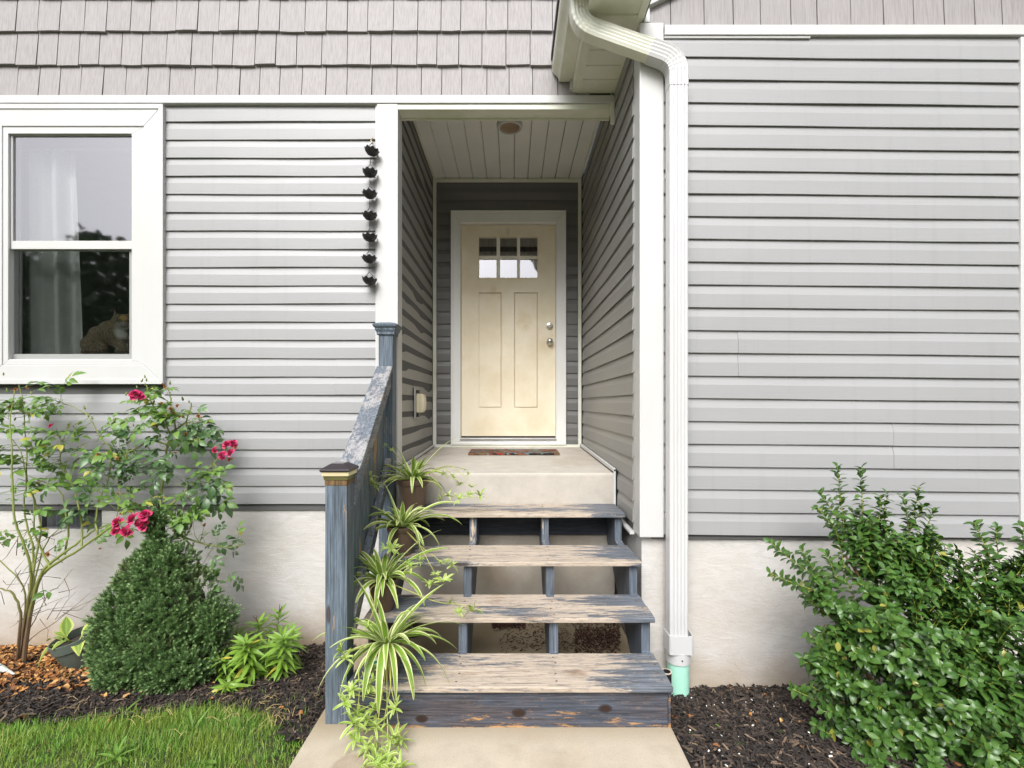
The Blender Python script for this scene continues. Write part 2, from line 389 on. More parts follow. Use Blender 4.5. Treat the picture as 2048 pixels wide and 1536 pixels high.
for q, rr_, k_ in ((W(1046, 640, 4.76), .11, .55), (W(1052, 655, 4.76), .07, .4), (W(985, 582, 4.76), .06, .6), (W(1000, 590, 4.76), .05, .4), (W(1096, 690, 4.76), .12, .35), (W(960, 860, 4.76), .16, .3), (W(1070, 850, 4.76), .14, .3)):
    dd = t.node('VectorMath', {0: v, 1: tuple(q)}, operation='DISTANCE').outputs['Value']; dd = t.math('ADD', dd, t.math('MULTIPLY', t.math('ADD', f_, -.5), .16))
    c_ = t.mix(t.math('MULTIPLY', t.ramp(t.math('DIVIDE', dd, rr_), [(.2, 1.), (.9, 0.)]), k_ * .6), c_, (.58, .43, .20))
dd = t.node('VectorMath', {0: v, 1: tuple(W(969, 778, 4.76))}, operation='DISTANCE').outputs['Value']; c_ = t.mix(t.ramp(dd, [(.006, 1.), (.0075, 0.)]), c_, (.03, .02, .02))
t.col(c_); t.rough(.45); t.bump(t.noise(t.co((40, 40, 5)), 3, 4), .10, .002); MAT['door'] = t.mat
MAT['dark'] = m_plain('dark_interior', (.02, .02, .02), .9)
MAT['room'] = m_plain('room_paint', (.22, .22, .20), .9)
MAT['glass'] = m_glass('window_glass', .27)
MAT['doorglass'] = m_glass('door_glass', .30)
MAT['nickel'] = m_plain('brushed_nickel', (.62, .60, .56), .3, .05, 1)
MAT['black'] = m_plain('black_metal', (.018, .018, .02), .45, .2)
MAT['pot'] = m_plain('brown_plastic_pot', (.115, .075, .052), .5, .12)
MAT['greenpot'] = m_plain('dark_green_pot', (.10, .125, .105), .5, .1)
MAT['soil'] = m_plain('potting_soil', (.03, .022, .017), .95, .4, 0, 60, .6)
MAT['pipe'] = m_plain('green_drain_pipe', (.42, .78, .63), .4, .08, 0, 4)
MAT['pvc'] = m_white('white_pvc', (.585, .585, .59), (.46, .45, .40), .25, .3)
MAT['ground'] = m_plain('lawn_soil', (.055, .07, .022), .95, .5, 0, 7, .5)
MAT['bed'] = m_plain('dark_mulch_soil', (.016, .012, .010), .95, .5, 0, 40, .8)
MAT['roof'] = m_plain('asphalt_roof', (.10, .10, .105), .9, .3, 0, 60, .5)
# ------------------------------------------------------------------ the setting: ground, beds, path, porch floor
def sm(t): t = max(0., min(1., t)); return t * t * (3 - 2 * t)
def bumps(x, y): return .012 * math.sin(5.1 * x + 1.3) * math.sin(6.3 * y) + .008 * math.sin(13 * x + 2) * math.sin(11 * y + x * 3)
def gz(x, y):
    d = y / KD
    if x < 0: z = -.035 - .258 * max(0, min(1, (d - 1.95) / 1.31))
    else: z = -.03 - .178 * max(0, min(1, (d - 1.85) / .80))
    return z + bumps(x, y)
def lawn_edge(x):     # where the lawn on the left meets the mulch (depth units)
    return 2.19 + .17 * math.exp(-((x + 1.42) / .28) ** 2) - .14 * sm((x + 1.08) / .2) + .02 * math.sin(9 * x) + .03 * sm((-2 - x) / 2)

def sheet(name, xs, ys, zf, mat, keep=None):
    a = Acc(); nx, ny = len(xs), len(ys)
    v = [(x, y, zf(x, y)) for y in ys for x in xs]
    f = [(j * nx + i, j * nx + i + 1, (j + 1) * nx + i + 1, (j + 1) * nx + i) for j in range(ny - 1) for i in range(nx - 1)
         if keep is None or keep(.5 * (xs[i] + xs[i + 1]), .5 * (ys[j] + ys[j + 1]))]
    a.add(v, f); return struct(a.build(name, mat, smooth=True))
far = [-220, -120, -60, -30, -15]
xs = far + list(np.arange(-8, 8.01, .16)) + [-q for q in far[::-1]]
ys = far + list(np.arange(-8, 3.3, .16)) + [3.4, 6, 12, 25, 60, 150]
sheet('ground', xs, ys, lambda x, y: (gz(x, min(y, 3.2)) if abs(x) < 12 and y > -10 else -.06) - (.12 if -.83 < x < .67 else 0), MAT['ground'])
sheet('planting_bed', list(np.arange(-5.6, -.80, .06)), list(np.arange(D(2.0), D(3.30), .05)), lambda x, y: gz(x, y) + .012, MAT['bed'],
      lambda x, y: y / KD > lawn_edge(x) - .02)
sheet('planting_bed', list(np.arange(.655, 3.9, .06)), list(np.arange(.6, D(2.70), .05)), lambda x, y: gz(x, y) + .012, MAT['bed'])
a = Acc(); a.box(-.81, .65, -7, D(3.2), -.45, 0)
struct(a.build('path', MAT['path'], bev=.012))
a = Acc(); a.prism([(D(3.158), -.4), (D(3.158), .875), (D(4.80), .907), (D(4.80), -.4)], 'x', -.735, .652)
struct(a.build('porch_floor', MAT['slab'], bev=.018, seg=3))

# ------------------------------------------------------------------ the house
HOUSE = thing('house', 'grey vinyl sided house with recessed porch, cream front door and white trim', 'house', (0, D(3.26), 0))
P = .1185
YL, YR, YB = 3.262, 2.642, 4.72        # siding planes in depth units: main wall, wing, porch back

def plank(parent, axis, plane, sgn, a0, a1, z, pitch, mat, slope=0, wob=.0014, seed=0):
    """one course of dutch-lap siding: axis 'x' runs along x on a wall facing -y, 'y' along y on a wall facing sgn*x"""
    prof = [(.001, .008), (.0092, .0075), (.0100, .0010), (.0134, 0), (.0144, .0022), (.0137, .3 * pitch), (.0128, .60 * pitch), (.0098, .70 * pitch), (.0060, .84 * pitch), (.0020, pitch + .006)]
    rr = random.Random(seed * 7919 + int(z * 1000)); n = max(2, int(abs(a1 - a0) / .16)); ac = Acc(); v = []; f = []
    ph = [rr.uniform(0, 6.28) for _ in range(4)]; m = len(prof)
    for i in range(n + 1):
        t = a0 + (a1 - a0) * i / n
        dz = wob * (math.sin(2.3 * t + ph[0]) + .6 * math.sin(6.1 * t + ph[1])) + slope * t
        do = .0012 * (math.sin(3.1 * t + ph[2]) + .5 * math.sin(8 * t + ph[3]))
        for o, h in prof:
            o2 = o + (do if .0058 < o else 0)
            v.append((t, plane - o2, z + h + dz) if axis == 'x' else (plane + sgn * o2, t, z + h + dz))
    for i in range(n):
        for k in range(m - 1):
            q = i * m + k; f.append((q, q + 1, q + m + 1, q + m) if (axis == 'x') == (sgn <= 0 or axis == 'x') else (q + m, q + m + 1, q + 1, q))
    f += [tuple(range(m)), tuple(n * m + k for k in range(m))]
    ac.add(v, f); o = ac.build('siding_plank', mat, parent, smooth=False)
    bm = bmesh.new(); bm.from_mesh(o.data); bmesh.ops.recalc_face_normals(bm, faces=bm.faces); bm.to_mesh(o.data); bm.free()
    return o

# window opening and wall sheathing of the main front wall
WINX0, WINX1 = WX(-33, 3.225), WX(325.5, 3.225); WINZ1, WINZ0 = WZ(210, 3.225), WZ(767, 3.225)
a = Acc(); y0, y1 = D(YL), D(YL) + .10
gx0, gx1, gz0_, gz1_ = WINX0 + .10, WINX1 - .10, WINZ0 + .10, WINZ1 - .10
a.box(-6, gx0, y0, y1, .62, 5.2); a.box(gx1, -.75, y0, y1, .62, 3.25); a.box(gx0, gx1, y0, y1, .62, gz0_); a.box(gx0, gx1, y0, y1, gz1_, 3.25)
a.box(gx0, .64, y0, y1, 3.25, 5.2)
front_wall = a.build('front_wall', MAT['sheath'], HOUSE)
z = WZ(1007.8, YL); k = 0; ztop = WZ(207, YL)
while z < ztop - .01:
    seams = [WX(672, YL)] if k in (6, 7) else []
    pieces = [(-6, -.872)]
    if z + P > WINZ0 + .01 and z < WINZ1 - .01: pieces = [(-6, WINX0 + .012), (WINX1 - .012, -.872)]
    out = []
    for p0, p1 in pieces:
        for s in seams:
            if p0 < s < p1: out.append((p0, s)); p0 = s + .001
        out.append((p0, p1))
    for j, (p0, p1) in enumerate(out):
        plank(front_wall, 'x', D(YL) - (.0015 if j == len(out) - 1 and seams else 0), -1, p0, p1, z, P, MAT['vinyl_x'], seed=k + 40 * j)
    z += P; k += 1

# shingled upper wall of the main house
a = Acc(); a.box(-6, .64, D(3.252) + .0008, D(YL) + .001, 3.307, 5.2); gable_wall = a.build('gable_wall', MAT['sheath'], HOUSE)
SHX = WX(1300, 3.25)
def shingles(parent, x0, x1, plane, z0, h, w, depth=.012, seed=1, zcut=None, stag=.008):
    rr = random.Random(seed); x = x0 - rr.uniform(0, w)
    while x < x1:
        ww = w * rr.uniform(.86, 1.14); xa, xb = max(x0, x), min(x1, x + ww - .0050)
        if xb - xa > .02:
            b = z0 - rr.uniform(0, stag); b1 = b + rr.uniform(-.0035, .0035); t = depth * rr.uniform(.85, 1.15)
            top = z0 + h + .02
            za = zb = top
            if zcut: za, zb = min(top, zcut(xa)), min(top, zcut(xb))
            if za > b + .03:
                c = Acc(); xm = (xa + xb) / 2; bm_ = (b + b1) / 2 - rr.uniform(-.002, .003)
                fr = [(xa, b), (xm, bm_), (xb, b1)]
                v = [(p, plane - t, q) for p, q in fr] + [(xb, plane - .003, zb), (xa, plane - .003, za)]
                v += [(p, plane, q) for p, q in fr] + [(xb, plane, zb), (xa, plane, za)]
                c.add(v, [(0, 1, 2, 3, 4), (9, 8, 7, 6, 5), (0, 5, 6, 1), (1, 6, 7, 2), (2, 7, 8, 3), (4, 9, 5, 0)])
                c.build('shingle', MAT['shingle'], parent)
        x += ww
rowz = [WZ(190, 3.24), WZ(130, 3.24), WZ(62.5, 3.24)]; rh = rowz[2] - rowz[1]
for i, zz in enumerate(rowz + [rowz[2] + rh, rowz[2] + 2 * rh]):
    shingles(gable_wall, -4.6, .50 if i == 0 else .46, D(3.252), zz - (.012 if i == 0 else 0), (rh * 1.0 if i else rowz[1] - rowz[0]), .147, .022, 10 + i)

def trim(name, x0, x1, y0, y1, z0, z1, mat='white', bev=.003, parent=None):
    return board(name, x0, x1, D(y0), D(y1), z0, z1, MAT[mat], parent or HOUSE, bev)
trim('trim_band', -6, WX(1232, 3.225), 3.225, 3.262, WZ(205.5, 3.225), WZ(190, 3.225))
# J-channel under the band
trim('siding_channel', WINX1, -.875, 3.240, 3.262, WZ(208.5, 3.24), WZ(206.5, 3.24), bev=.001)
# corner post at the porch opening
CX0, CX1 = WX(753.5, 3.232), WX(795.5, 3.232)
trim('corner_post', CX0, CX1, 3.232, 3.36, .86, WZ(203.5, 3.232))
trim('siding_channel', CX0 - .012, CX0 + .002, 3.244, 3.262, .66, WZ(206, 3.24), bev=.001)
# porch beam
BX0, BX1 = CX1 + .0005, .648
a = Acc(); zb0, zb1 = WZ(219, 3.24), 3.46
a.box(BX0, BX1, D(3.248), D(3.337), zb0, 3.302); a.box(BX0, BX1, D(3.2635) + .101, D(3.337) + .03, 3.303, zb1); a.box(BX0, BX1, D(3.236), D(3.2475), WZ(218.5, 3.236), WZ(208, 3.236))
a.box(BX0, BX1, D(3.3375), D(3.346), zb0 - .013, zb0 + .08)
a.box(BX1 - .012, BX1 + .012, D(3.220), D(3.2355), WZ(248, 3.225), WZ(206, 3.225))
a.build('porch_beam', MAT['eave'], HOUSE, bev=.002)

# porch ceiling of beaded panels
CZ = WZ(357.5, YB)
a = Acc(); a.box(-.75, .66, D(3.346), D(4.78), CZ + .014, CZ + .03); ceil = a.build('porch_ceiling', MAT['sheath'], HOUSE)
g0, gp = WX(892.5, YB), .1287
edges = [-.742] + [g0 + gp * i for i in range(10)] + [.652]
for xa, xb in zip(edges, edges[1:]):
    if xb - xa < .02: continue
    c = Acc(); c.prism([(xa + .0005, CZ + .012), (xa + .0005, CZ + .004), (xa + .0035, CZ), (xb - .011, CZ), (xb - .009, CZ + .006), (xb - .005, CZ + .007), (xb - .0025, CZ + .012)], 'y', D(3.35), D(4.715))
    c.build('ceiling_panel', MAT['ceil'], ceil)
board('ceiling_channel', -.742, -.722, D(3.35), D(4.715), CZ - .006, CZ - .0005, MAT['eave'], ceil, .001)
board('ceiling_channel', .632, .652, D(3.35), D(4.715), CZ - .006, CZ - .0005, MAT['eave'], ceil, .001)
lc = Vector((WX(1020, 3.80), D(3.80), CZ))
a = Acc(); a.lathe([(.094, -.001), (.095, -.018), (.089, -.030), (.078, -.032), (.073, -.026), (.071, -.004)], lc, 36); lamp = a.build('ceiling_light', MAT['white'], HOUSE, True)
a = Acc(); a.lathe([(.074, -.024), (.05, -.028), (.001, -.030)], lc, 32); a.build('light_lens', m_plain('amber_lens', (.30, .21, .14), .35, .2), lamp, True)

# porch back wall
a = Acc(); DX0, DX1, DZ1 = WX(903, YB), WX(1131, YB), WZ(424, YB)
a.box(-.80, DX0 + .02, D(4.73), D(4.83), .86, 3.5); a.box(DX1 - .02, .70, D(4.73), D(4.83), .86, 3.5); a.box(DX0 + .02, DX1 - .02, D(4.73), D(4.83), DZ1 - .02, 3.5)
back = a.build('porch_back_wall', MAT['sheath'], HOUSE)
pb = .1167; z = WZ(549, YB) - 14 * pb; k = 0
while z < CZ - .02:
    if z + pb > .93:
        if z < DZ1 - .01:
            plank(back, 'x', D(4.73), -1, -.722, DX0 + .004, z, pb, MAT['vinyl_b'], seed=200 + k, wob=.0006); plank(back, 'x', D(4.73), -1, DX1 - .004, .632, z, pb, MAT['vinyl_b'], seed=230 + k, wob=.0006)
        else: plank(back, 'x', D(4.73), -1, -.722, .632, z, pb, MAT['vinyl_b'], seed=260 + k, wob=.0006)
    z += pb; k += 1
for nm, x0, x1, z0, z1 in (('corner_trim', -.744, -.712, .905, CZ - .007), ('corner_trim', .622, .652, .905, CZ - .007)):
    board(nm, x0, x1, D(4.695), D(4.712), z0, z1, MAT['eave'], back, .002)
board('corner_trim', -.7118, .6218, D(4.695), D(4.712), CZ - .040, CZ - .007, MAT['eave'], back, .002)
board('corner_trim', -.7118, .6218, D(4.690), D(4.712), .902, .930, MAT['eave'], back, .002)

# porch side walls
a = Acc(); a.box(-.85, -.752, D(3.37), D(4.78), .62, 3.5); wl_ = a.build('porch_side_wall', MAT['sheath'], HOUSE)
z = WZ(894, 3.37) - P; k = 0
while z < CZ - .01:
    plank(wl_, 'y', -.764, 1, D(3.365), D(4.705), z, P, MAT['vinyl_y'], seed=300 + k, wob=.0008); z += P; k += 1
a = Acc(); a.box(.676, .76, D(2.72), D(4.78), .62, 3.5); wr_ = a.build('porch_side_wall', MAT['sheath'], HOUSE)
pr = .1173; z = WZ(1001.6, 2.76) - pr; k = 0
while z < WZ(35, 2.76):
    lo = z + pr * .6 < .92
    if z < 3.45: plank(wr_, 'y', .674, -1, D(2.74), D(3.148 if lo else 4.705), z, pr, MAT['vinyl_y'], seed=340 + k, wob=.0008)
    z += pr; k += 1
# white edging where the side wall meets slab and foundation
a = Acc(); a.box(.640, .654, D(3.150), D(3.164), .62, .90); a.build('siding_channel', MAT['white'], wr_, bev=.001)
a = Acc(); a.prism([(D(3.15), .886), (D(4.70), .916), (D(4.70), .940), (D(3.15), .905)], 'x', .636, .654); a.build('siding_channel', MAT['white'], wr_, bev=.001)
a = Acc(); a.prism([(D(2.74), .598), (D(3.16), .602), (D(3.16), .618), (D(2.74), .614)], 'x', .646, .672); a.build('siding_channel', MAT['white'], wr_, bev=.001)
a = Acc(); a.prism([(D(3.37), .882), (D(4.70), .912), (D(4.70), .93), (D(3.37), .90)], 'x', -.742, -.726); a.build('siding_channel', MAT['white'], wl_, bev=.001)

# foundation
a = Acc(); VX0, VX1 = WX(79, 3.275), WX(204, 3.275); VZ0, VZ1 = WZ(1058, 3.275), WZ(1009, 3.275)
fy0, fy1 = D(3.275), D(3.45)
a.box(-6, VX0, fy0, fy1, -.7, .668); a.box(VX1, -.736, fy0, fy1, -.7, .668); a.box(VX0, VX1, fy0, fy1, -.7, VZ0); a.box(VX0, VX1, fy0 + .09, fy1, VZ0, .668)
found = a.build('foundation', MAT['stucco'], HOUSE)
a = Acc(); a.box(.69, 2.86, D(2.662), D(3.5), -.7, .635); a.build('wing_foundation', MAT['stucco'], HOUSE)
a = Acc(); a.box(VX0 + .004, VX1 - .004, fy0 + .070, fy0 + .085, VZ0, VZ1); vent = a.build('foundation_vent', MAT['black'], HOUSE)
a = Acc(); a.box(VX0, VX0 + .012, fy0 + .004, fy0 + .07, VZ0, VZ1); a.box(VX1 - .008, VX1, fy0 + .004, fy0 + .07, VZ0, VZ1); a.box(VX0 + .012, VX1 - .008, fy0 + .004, fy0 + .05, VZ0, VZ0 + .006)
a.build('vent_frame', m_plain('grey_vent_frame', (.13, .13, .135), .6), vent)
slm = m_plain('vent_slat_metal', (.17, .18, .20), .5, .5)
for i in range(13):
    x = VX0 + .02 + (VX1 - VX0 - .035) * i / 12
    a = Acc(); a.add([(x, fy0 + .03, VZ0 + .007), (x + .014, fy0 + .055, VZ0 + .007), (x + .017, fy0 + .052, VZ0 + .007), (x + .004, fy0 + .027, VZ0 + .007)] + [(x, fy0 + .03, VZ1), (x + .014, fy0 + .055, VZ1), (x + .017, fy0 + .052, VZ1), (x + .004, fy0 + .027, VZ1)],
                     [(0, 1, 5, 4), (1, 2, 6, 5), (2, 3, 7, 6), (3, 0, 4, 7), (4, 5, 6, 7), (3, 2, 1, 0)]); a.build('vent_slat', slm, vent)

# wing front wall
a = Acc(); a.box(.74, 2.75, D(YR), D(YR) + .1, .60, 3.32); a.box(2.74, 2.86, D(YR) - .005, D(3.5), .60, 3.3); wing = a.build('wing_wall', MAT['sheath'], HOUSE)
SL = -.0098; zs = [1068.4 - 45.3 * i for i in range(22)]
for k, py in enumerate(zs):
    z0 = WZ(py, YR); z1 = WZ(zs[k + 1] if k + 1 < len(zs) else py - 45.3, YR); x_ref = WX(1375, YR)
    z0 -= SL * x_ref; z1 -= SL * x_ref; pitch = z1 - z0
    px = {7: 1474, 8: 1474, 3: 1783, 4: 1783}.get(k, None)
    pcs = [(.79, 2.685)] if px is None else [(.79, WX(px, YR)), (WX(px, YR) + .001, 2.685)]
    for j, (p0, p1) in enumerate(pcs):
        plank(wing, 'x', D(YR) - (.0018 if j else 0), -1, p0, p1, z0, pitch, MAT['vinyl_x'], slope=SL, wob=.0009, seed=400 + k + 30 * j)
wz0, wz1 = WZ(69, 2.618), WZ(49, 2.618)
o = trim('trim_band', .80, 2.80, 2.618, 2.642, wz0, wz1); 
trim('siding_channel', .80, WX(1620, 2.63), 2.625, 2.642, wz0 - .012, wz0 - .001, bev=.001)
trim('corner_post', WX(1279.5, 2.62), WX(1327.5, 2.62), 2.62, 2.765, WZ(1075, 2.62), WZ(45, 2.62), bev=.004)
trim('corner_post', WX(2042, 2.62), WX(2042, 2.62) + .09, 2.62, 2.76, .60, WZ(73, 2.62), bev=.004)
# wing gable: shingles under a sloping rake board
RS = .48; rk = lambda x: WZ(13, 2.62) + RS * (x - WX(1300, 2.62))
a = Acc(); ridge = 1.80
a.prism([(.72, wz1 - .01), (2.86, wz1 - .01), (2.86, rk(.72)), (ridge, rk(ridge)), (.72, rk(.72))], 'y', D(YR), D(YR) + .1)
wg = a.build('wing_gable', MAT['sheath'], HOUSE)
for i in range(4):
    shingles(wg, WX(1300, 2.625), 2.80, D(YR) - .001, wz1 + .002 + .225 * i - (.01 if i == 0 else 0), .225, .158, .014, 60 + i, zcut=lambda x: rk(min(x, 2 * ridge - x)))
trim('trim_board', WX(1288, 2.62), WX(1300, 2.62), 2.618, 2.66, WZ(44.5, 2.62), rk(WX(1294, 2.62)) + .06)
a = Acc(); x0, x1 = WX(1292, 2.6), ridge
a.prism([(x0, rk(x0)), (x1, rk(x1)), (x1, rk(x1) + .16), (x0, rk(x0) + .16)], 'y', D(2.605), D(2.641)); a.build('rake_board', MAT['white'], HOUSE, bev=.003)
a = Acc(); x0, x1 = ridge, 2.95
a.prism([(x0, rk(x0)), (x1, rk(2 * ridge - x1)), (x1, rk(2 * ridge - x1) + .16), (x0, rk(x0) + .16)], 'y', D(2.605), D(2.641)); a.build('rake_board', MAT['white'], HOUSE, bev=.003)

# eave over the porch: soffit panels, fascia, gutter, downspout
SZ = 3.328
a = Acc(); a.box(WX(1154, 3.26) + .0, .70, D(2.42), D(3.235), SZ + .014, SZ + .022); soffit = a.build('soffit', MAT['sheath'], HOUSE)
d = 3.232
while d > 2.45:
    d2 = max(d - .130, 2.42); c = Acc()
    c.prism([(D(d) - .001, SZ + .010), (D(d) - .001, SZ + .003), (D(d) - .004, SZ), (D(d2) + .012, SZ), (D(d2) + .009, SZ + .006), (D(d2) + .002, SZ + .010)], 'x', .432, .672)
    c.build('soffit_panel', MAT['eave'], soffit); d = d2
board('soffit_channel', .408, .440, D(2.42), D(3.235), SZ - .006, SZ - .0005, MAT['eave'], soffit, .001)
board('soffit_channel', .652, .688, D(2.42), D(3.235), SZ - .006, SZ - .0005, MAT['eave'], soffit, .001)
board('soffit_channel', .4405, .6515, D(3.222), D(3.236), SZ - .006, SZ - .0005, MAT['eave'], soffit, .001)
board('fascia', .388, .408, D(2.40), D(3.235), SZ - .004, 3.52, MAT['eave'], HOUSE, .002)
gb = WZ(166, 3.24)
gp_ = [(.387, gb + .125), (.387, gb), (.306, gb), (.302, gb + .004), (.300, gb + .018), (.290, gb + .034), (.272, gb + .048), (.262, gb + .062), (.259, gb + .078), (.256, gb + .090), (.262, gb + .096), (.270, gb + .092),
       (.270, gb + .088), (.264, gb + .088), (.266, gb + .078), (.270, gb + .066), (.280, gb + .052), (.297, gb + .038), (.306, gb + .020), (.308, gb + .004), (.385, gb + .004), (.385, gb + .125)]
a = Acc(); a.prism(gp_, 'y', D(2.38), D(3.225))
a.prism(gp_[:11] + [(.27, gb + .125)], 'y', D(3.2255), D(3.229)); gutter = a.build('gutter', MAT['eave'], HOUSE)
board('trim_board', .372, .387, D(3.20), D(3.235), SZ + .0, gb - .002, MAT['white'], HOUSE, .001)

def rect_sweep(a, pts, w, dp, rib=0, ribs=None, mi=0):
    """rounded rectangular pipe swept in the xz plane (w across travel in xz, dp along y)"""
    n = len(pts); prof = []
    # front face carries fine ribs like a corrugated downspout
    q = 9
    for i in range(q + 1): prof.append((-w / 2 + .008 + (w - .016) * i / q, -dp / 2 - (.0035 if i % 2 else 0)))
    prof += [(w / 2 - .002, -dp / 2 + .002), (w / 2, -dp / 2 + .008), (w / 2, dp / 2 - .008), (w / 2 - .008, dp / 2), (-w / 2 + .008, dp / 2), (-w / 2, dp / 2 - .008), (-w / 2, -dp / 2 + .008), (-w / 2 + .002, -dp / 2 + .002)]
    m = len(prof); v = []; f = []
    for i, (x, y, z) in enumerate(pts):
        p0, p1 = pts[max(0, i - 1)], pts[min(n - 1, i + 1)]
        tx, tz = p1[0] - p0[0], p1[2] - p0[2]; L = math.hypot(tx, tz); tx /= L; tz /= L
        s = 1 + (rib if ribs and i in ribs and i % 2 else 0)
        for u, yy in prof: v.append((x - tz * u * s, y + yy * s, z + tx * u * s))
    for i in range(n - 1):
        for k in range(m):
            k2 = (k + 1) % m; f.append((i * m + k, i * m + k2, (i + 1) * m + k2, (i + 1) * m + k))
    f += [tuple(range(m)), tuple((n - 1) * m + k for k in range(m - 1, -1, -1))]
    a.add(v, f, mi=mi)
A0 = Vector((.345, D(2.60), gb + .01)); A1 = W(1166, 52, 2.59); A2 = W(1349, 122, 2.57); A3 = W(1354, 1283, 2.57)
A1.x = .352; A1.y = D(2.595); A2.y = D(2.57); A2.x = WX(1353.5, 2.57); A3.y = D(2.57); A3.x = A2.x
def arc(p, c, n, k=11, r=.10):
    a_ = (p - c).normalized() * r + c; b_ = (n - c).normalized() * r + c
    return [a_ * (1 - t) ** 2 + c * 2 * t * (1 - t) + b_ * t * t for t in [i / k for i in range(k + 1)]]
e1, e2 = arc(A0, A1, A2, 12, .075), arc(A1, A2, A3, 12, .085)
a = Acc(); rect_sweep(a, [e2[-1] + Vector((0, 0, 0.0)), A2.lerp(A3, .3), A2.lerp(A3, .6), A3], .096, .072); spout = a.build('downspout', MAT['pvc'], HOUSE)
a = Acc(); rect_sweep(a, [A0] + e1 + [e1[-1].lerp(e2[0], .06)], .092, .072, .035, range(2, 13)); a.build('elbow', MAT['eave'], spout)
a = Acc(); rect_sweep(a, [e1[-1].lerp(e2[0], .03), e1[-1].lerp(e2[0], .5), e1[-1].lerp(e2[0], .86)], .095, .070); a.build('pipe_section', MAT['eave'], spout)
a = Acc(); rect_sweep(a, [e1[-1].lerp(e2[0], .83)] + e2 + [e2[-1] - Vector((0, 0, .06))], .100, .076, .03, range(2, 13)); a.build('elbow', MAT['pvc'], spout)
for p in ((1158.5, 12), (1164, 12), (1303, 98), (1191, 67)):
    q = W(*p, 2.555); a = Acc(); a.lathe([(.0001, -.003), (.004, -.002), (.005, .004)], q, 8, ax=Matrix.Rotation(R(-90), 3, 'X')); a.build('screw', MAT['nickel'], spout)
for py in (345, 1035):
    q = W(1337, py, 2.57); board('strap', q.x - .003, q.x + .004, q.y - .01, q.y + .07, q.z - .012, q.z + .012, MAT['pvc'], spout, .001)

# roofs
a = Acc(); ex = .252; ez = 3.535
a.prism([(ex, ez), (ridge, ez + RS * (ridge - ex)), (2 * ridge - ex, ez), (2 * ridge - ex, ez + .04), (ridge, ez + .04 + RS * (ridge - ex)), (ex, ez + .04)], 'y', D(2.36), D(3.6)); a.build('roof', MAT['roof'], HOUSE)
a = Acc(); a.prism([(D(2.95), 5.15), (D(8), 8.0), (D(8), 8.1), (D(2.95), 5.25)], 'x', -6.4, 5.5); a.build('roof', MAT['roof'], HOUSE)
a = Acc(); a.box(.64, 5.2, D(3.3), D(3.4), 3.3, 5.2); a.box(-6.02, -5.98, D(3.3), D(7.9), -.5, 5.2); a.box(5.18, 5.22, D(3.3), D(7.9), -.5, 5.2); a.box(2.86, 5.2, D(3.35), D(3.4), -.5, 3.3)
a.build('upper_wall', m_plain('plain_grey_wall', (.42, .41, .415), .6), HOUSE)

# ------------------------------------------------------------------ window
def ring(a, x0, x1, z0, z1, w, yf, yb, mi=0, wb=None):
    """mitred rectangular frame; w=(left,right,bottom,top)"""
    l, r, b, t = w if hasattr(w, '__len__') else (w,) * 4
    O = [(x0, z0), (x1, z0), (x1, z1), (x0, z1)]; I = [(x0 + l, z0 + b), (x1 - r, z0 + b), (x1 - r, z1 - t), (x0 + l, z1 - t)]
    for i in range(4):
        j = (i + 1) % 4
        q = [O[i], O[j], I[j], I[i]]
        v = [(p[0], yf, p[1]) for p in q] + [(p[0], yb, p[1]) for p in q]
        a.add(v, [(0, 1, 2, 3), (7, 6, 5, 4), (0, 4, 5, 1), (2, 6, 7, 3), (1, 5, 6, 2), (3, 7, 4, 0)], mi=mi)
def ring_part(name, x0, x1, z0, z1, w, yf, yb, mat, parent, bev=.002):
    l, r, b, t = w if hasattr(w, '__len__') else (w,) * 4
    O = [(x0, z0), (x1, z0), (x1, z1), (x0, z1)]; I = [(x0 + l, z0 + b), (x1 - r, z0 + b), (x1 - r, z1 - t), (x0 + l, z1 - t)]
    obs = []
    for i in range(4):
        j = (i + 1) % 4; q = [O[i], O[j], I[j], I[i]]; c = (sum(p[0] for p in q) / 4, sum(p[1] for p in q) / 4)
        q = [(p[0] + (c[0] - p[0]) * .0004, p[1] + (c[1] - p[1]) * .0004) for p in q]
        a = Acc(); v = [(p[0], yf, p[1]) for p in q] + [(p[0], yb, p[1]) for p in q]
        a.add(v, [(0, 1, 2, 3), (7, 6, 5, 4), (0, 4, 5, 1), (2, 6, 7, 3), (1, 5, 6, 2), (3, 7, 4, 0)])
        obs.append(a.build(name, mat, parent, bev=bev))
    return obs
wy = D(3.225); x288, x24 = WX(288, 3.23), WX(5, 3.23)
wzi1, wzi0 = WZ(253, 3.23), WZ(730, 3.23)
a = Acc(); ring(a, x24 + .004, x288 - .004, wzi0 + .004, wzi1 - .004, .02, D(3.245), D(3.33)); window = a.build('window', MAT['white'], HOUSE, bev=.002)
ring_part('casing_board', WINX0, WINX1, WINZ0, WINZ1, (x24 - WINX0, WINX1 - x288, wzi0 - WINZ0, WINZ1 - wzi1), wy, D(3.262), MAT['white'], window, .004)
ring_part('casing_edge', WINX0 - .004, WINX1 + .004, WINZ0 - .004, WINZ1 + .004, .030, wy - .006, wy - .0005, MAT['white'], window, .002)
gx_0, gx_1 = WX(25, 3.25), WX(266.5, 3.25)
zt, zm1, zm0, zb = WZ(271, 3.25), WZ(481.5, 3.25), WZ(498, 3.25), WZ(708, 3.27)
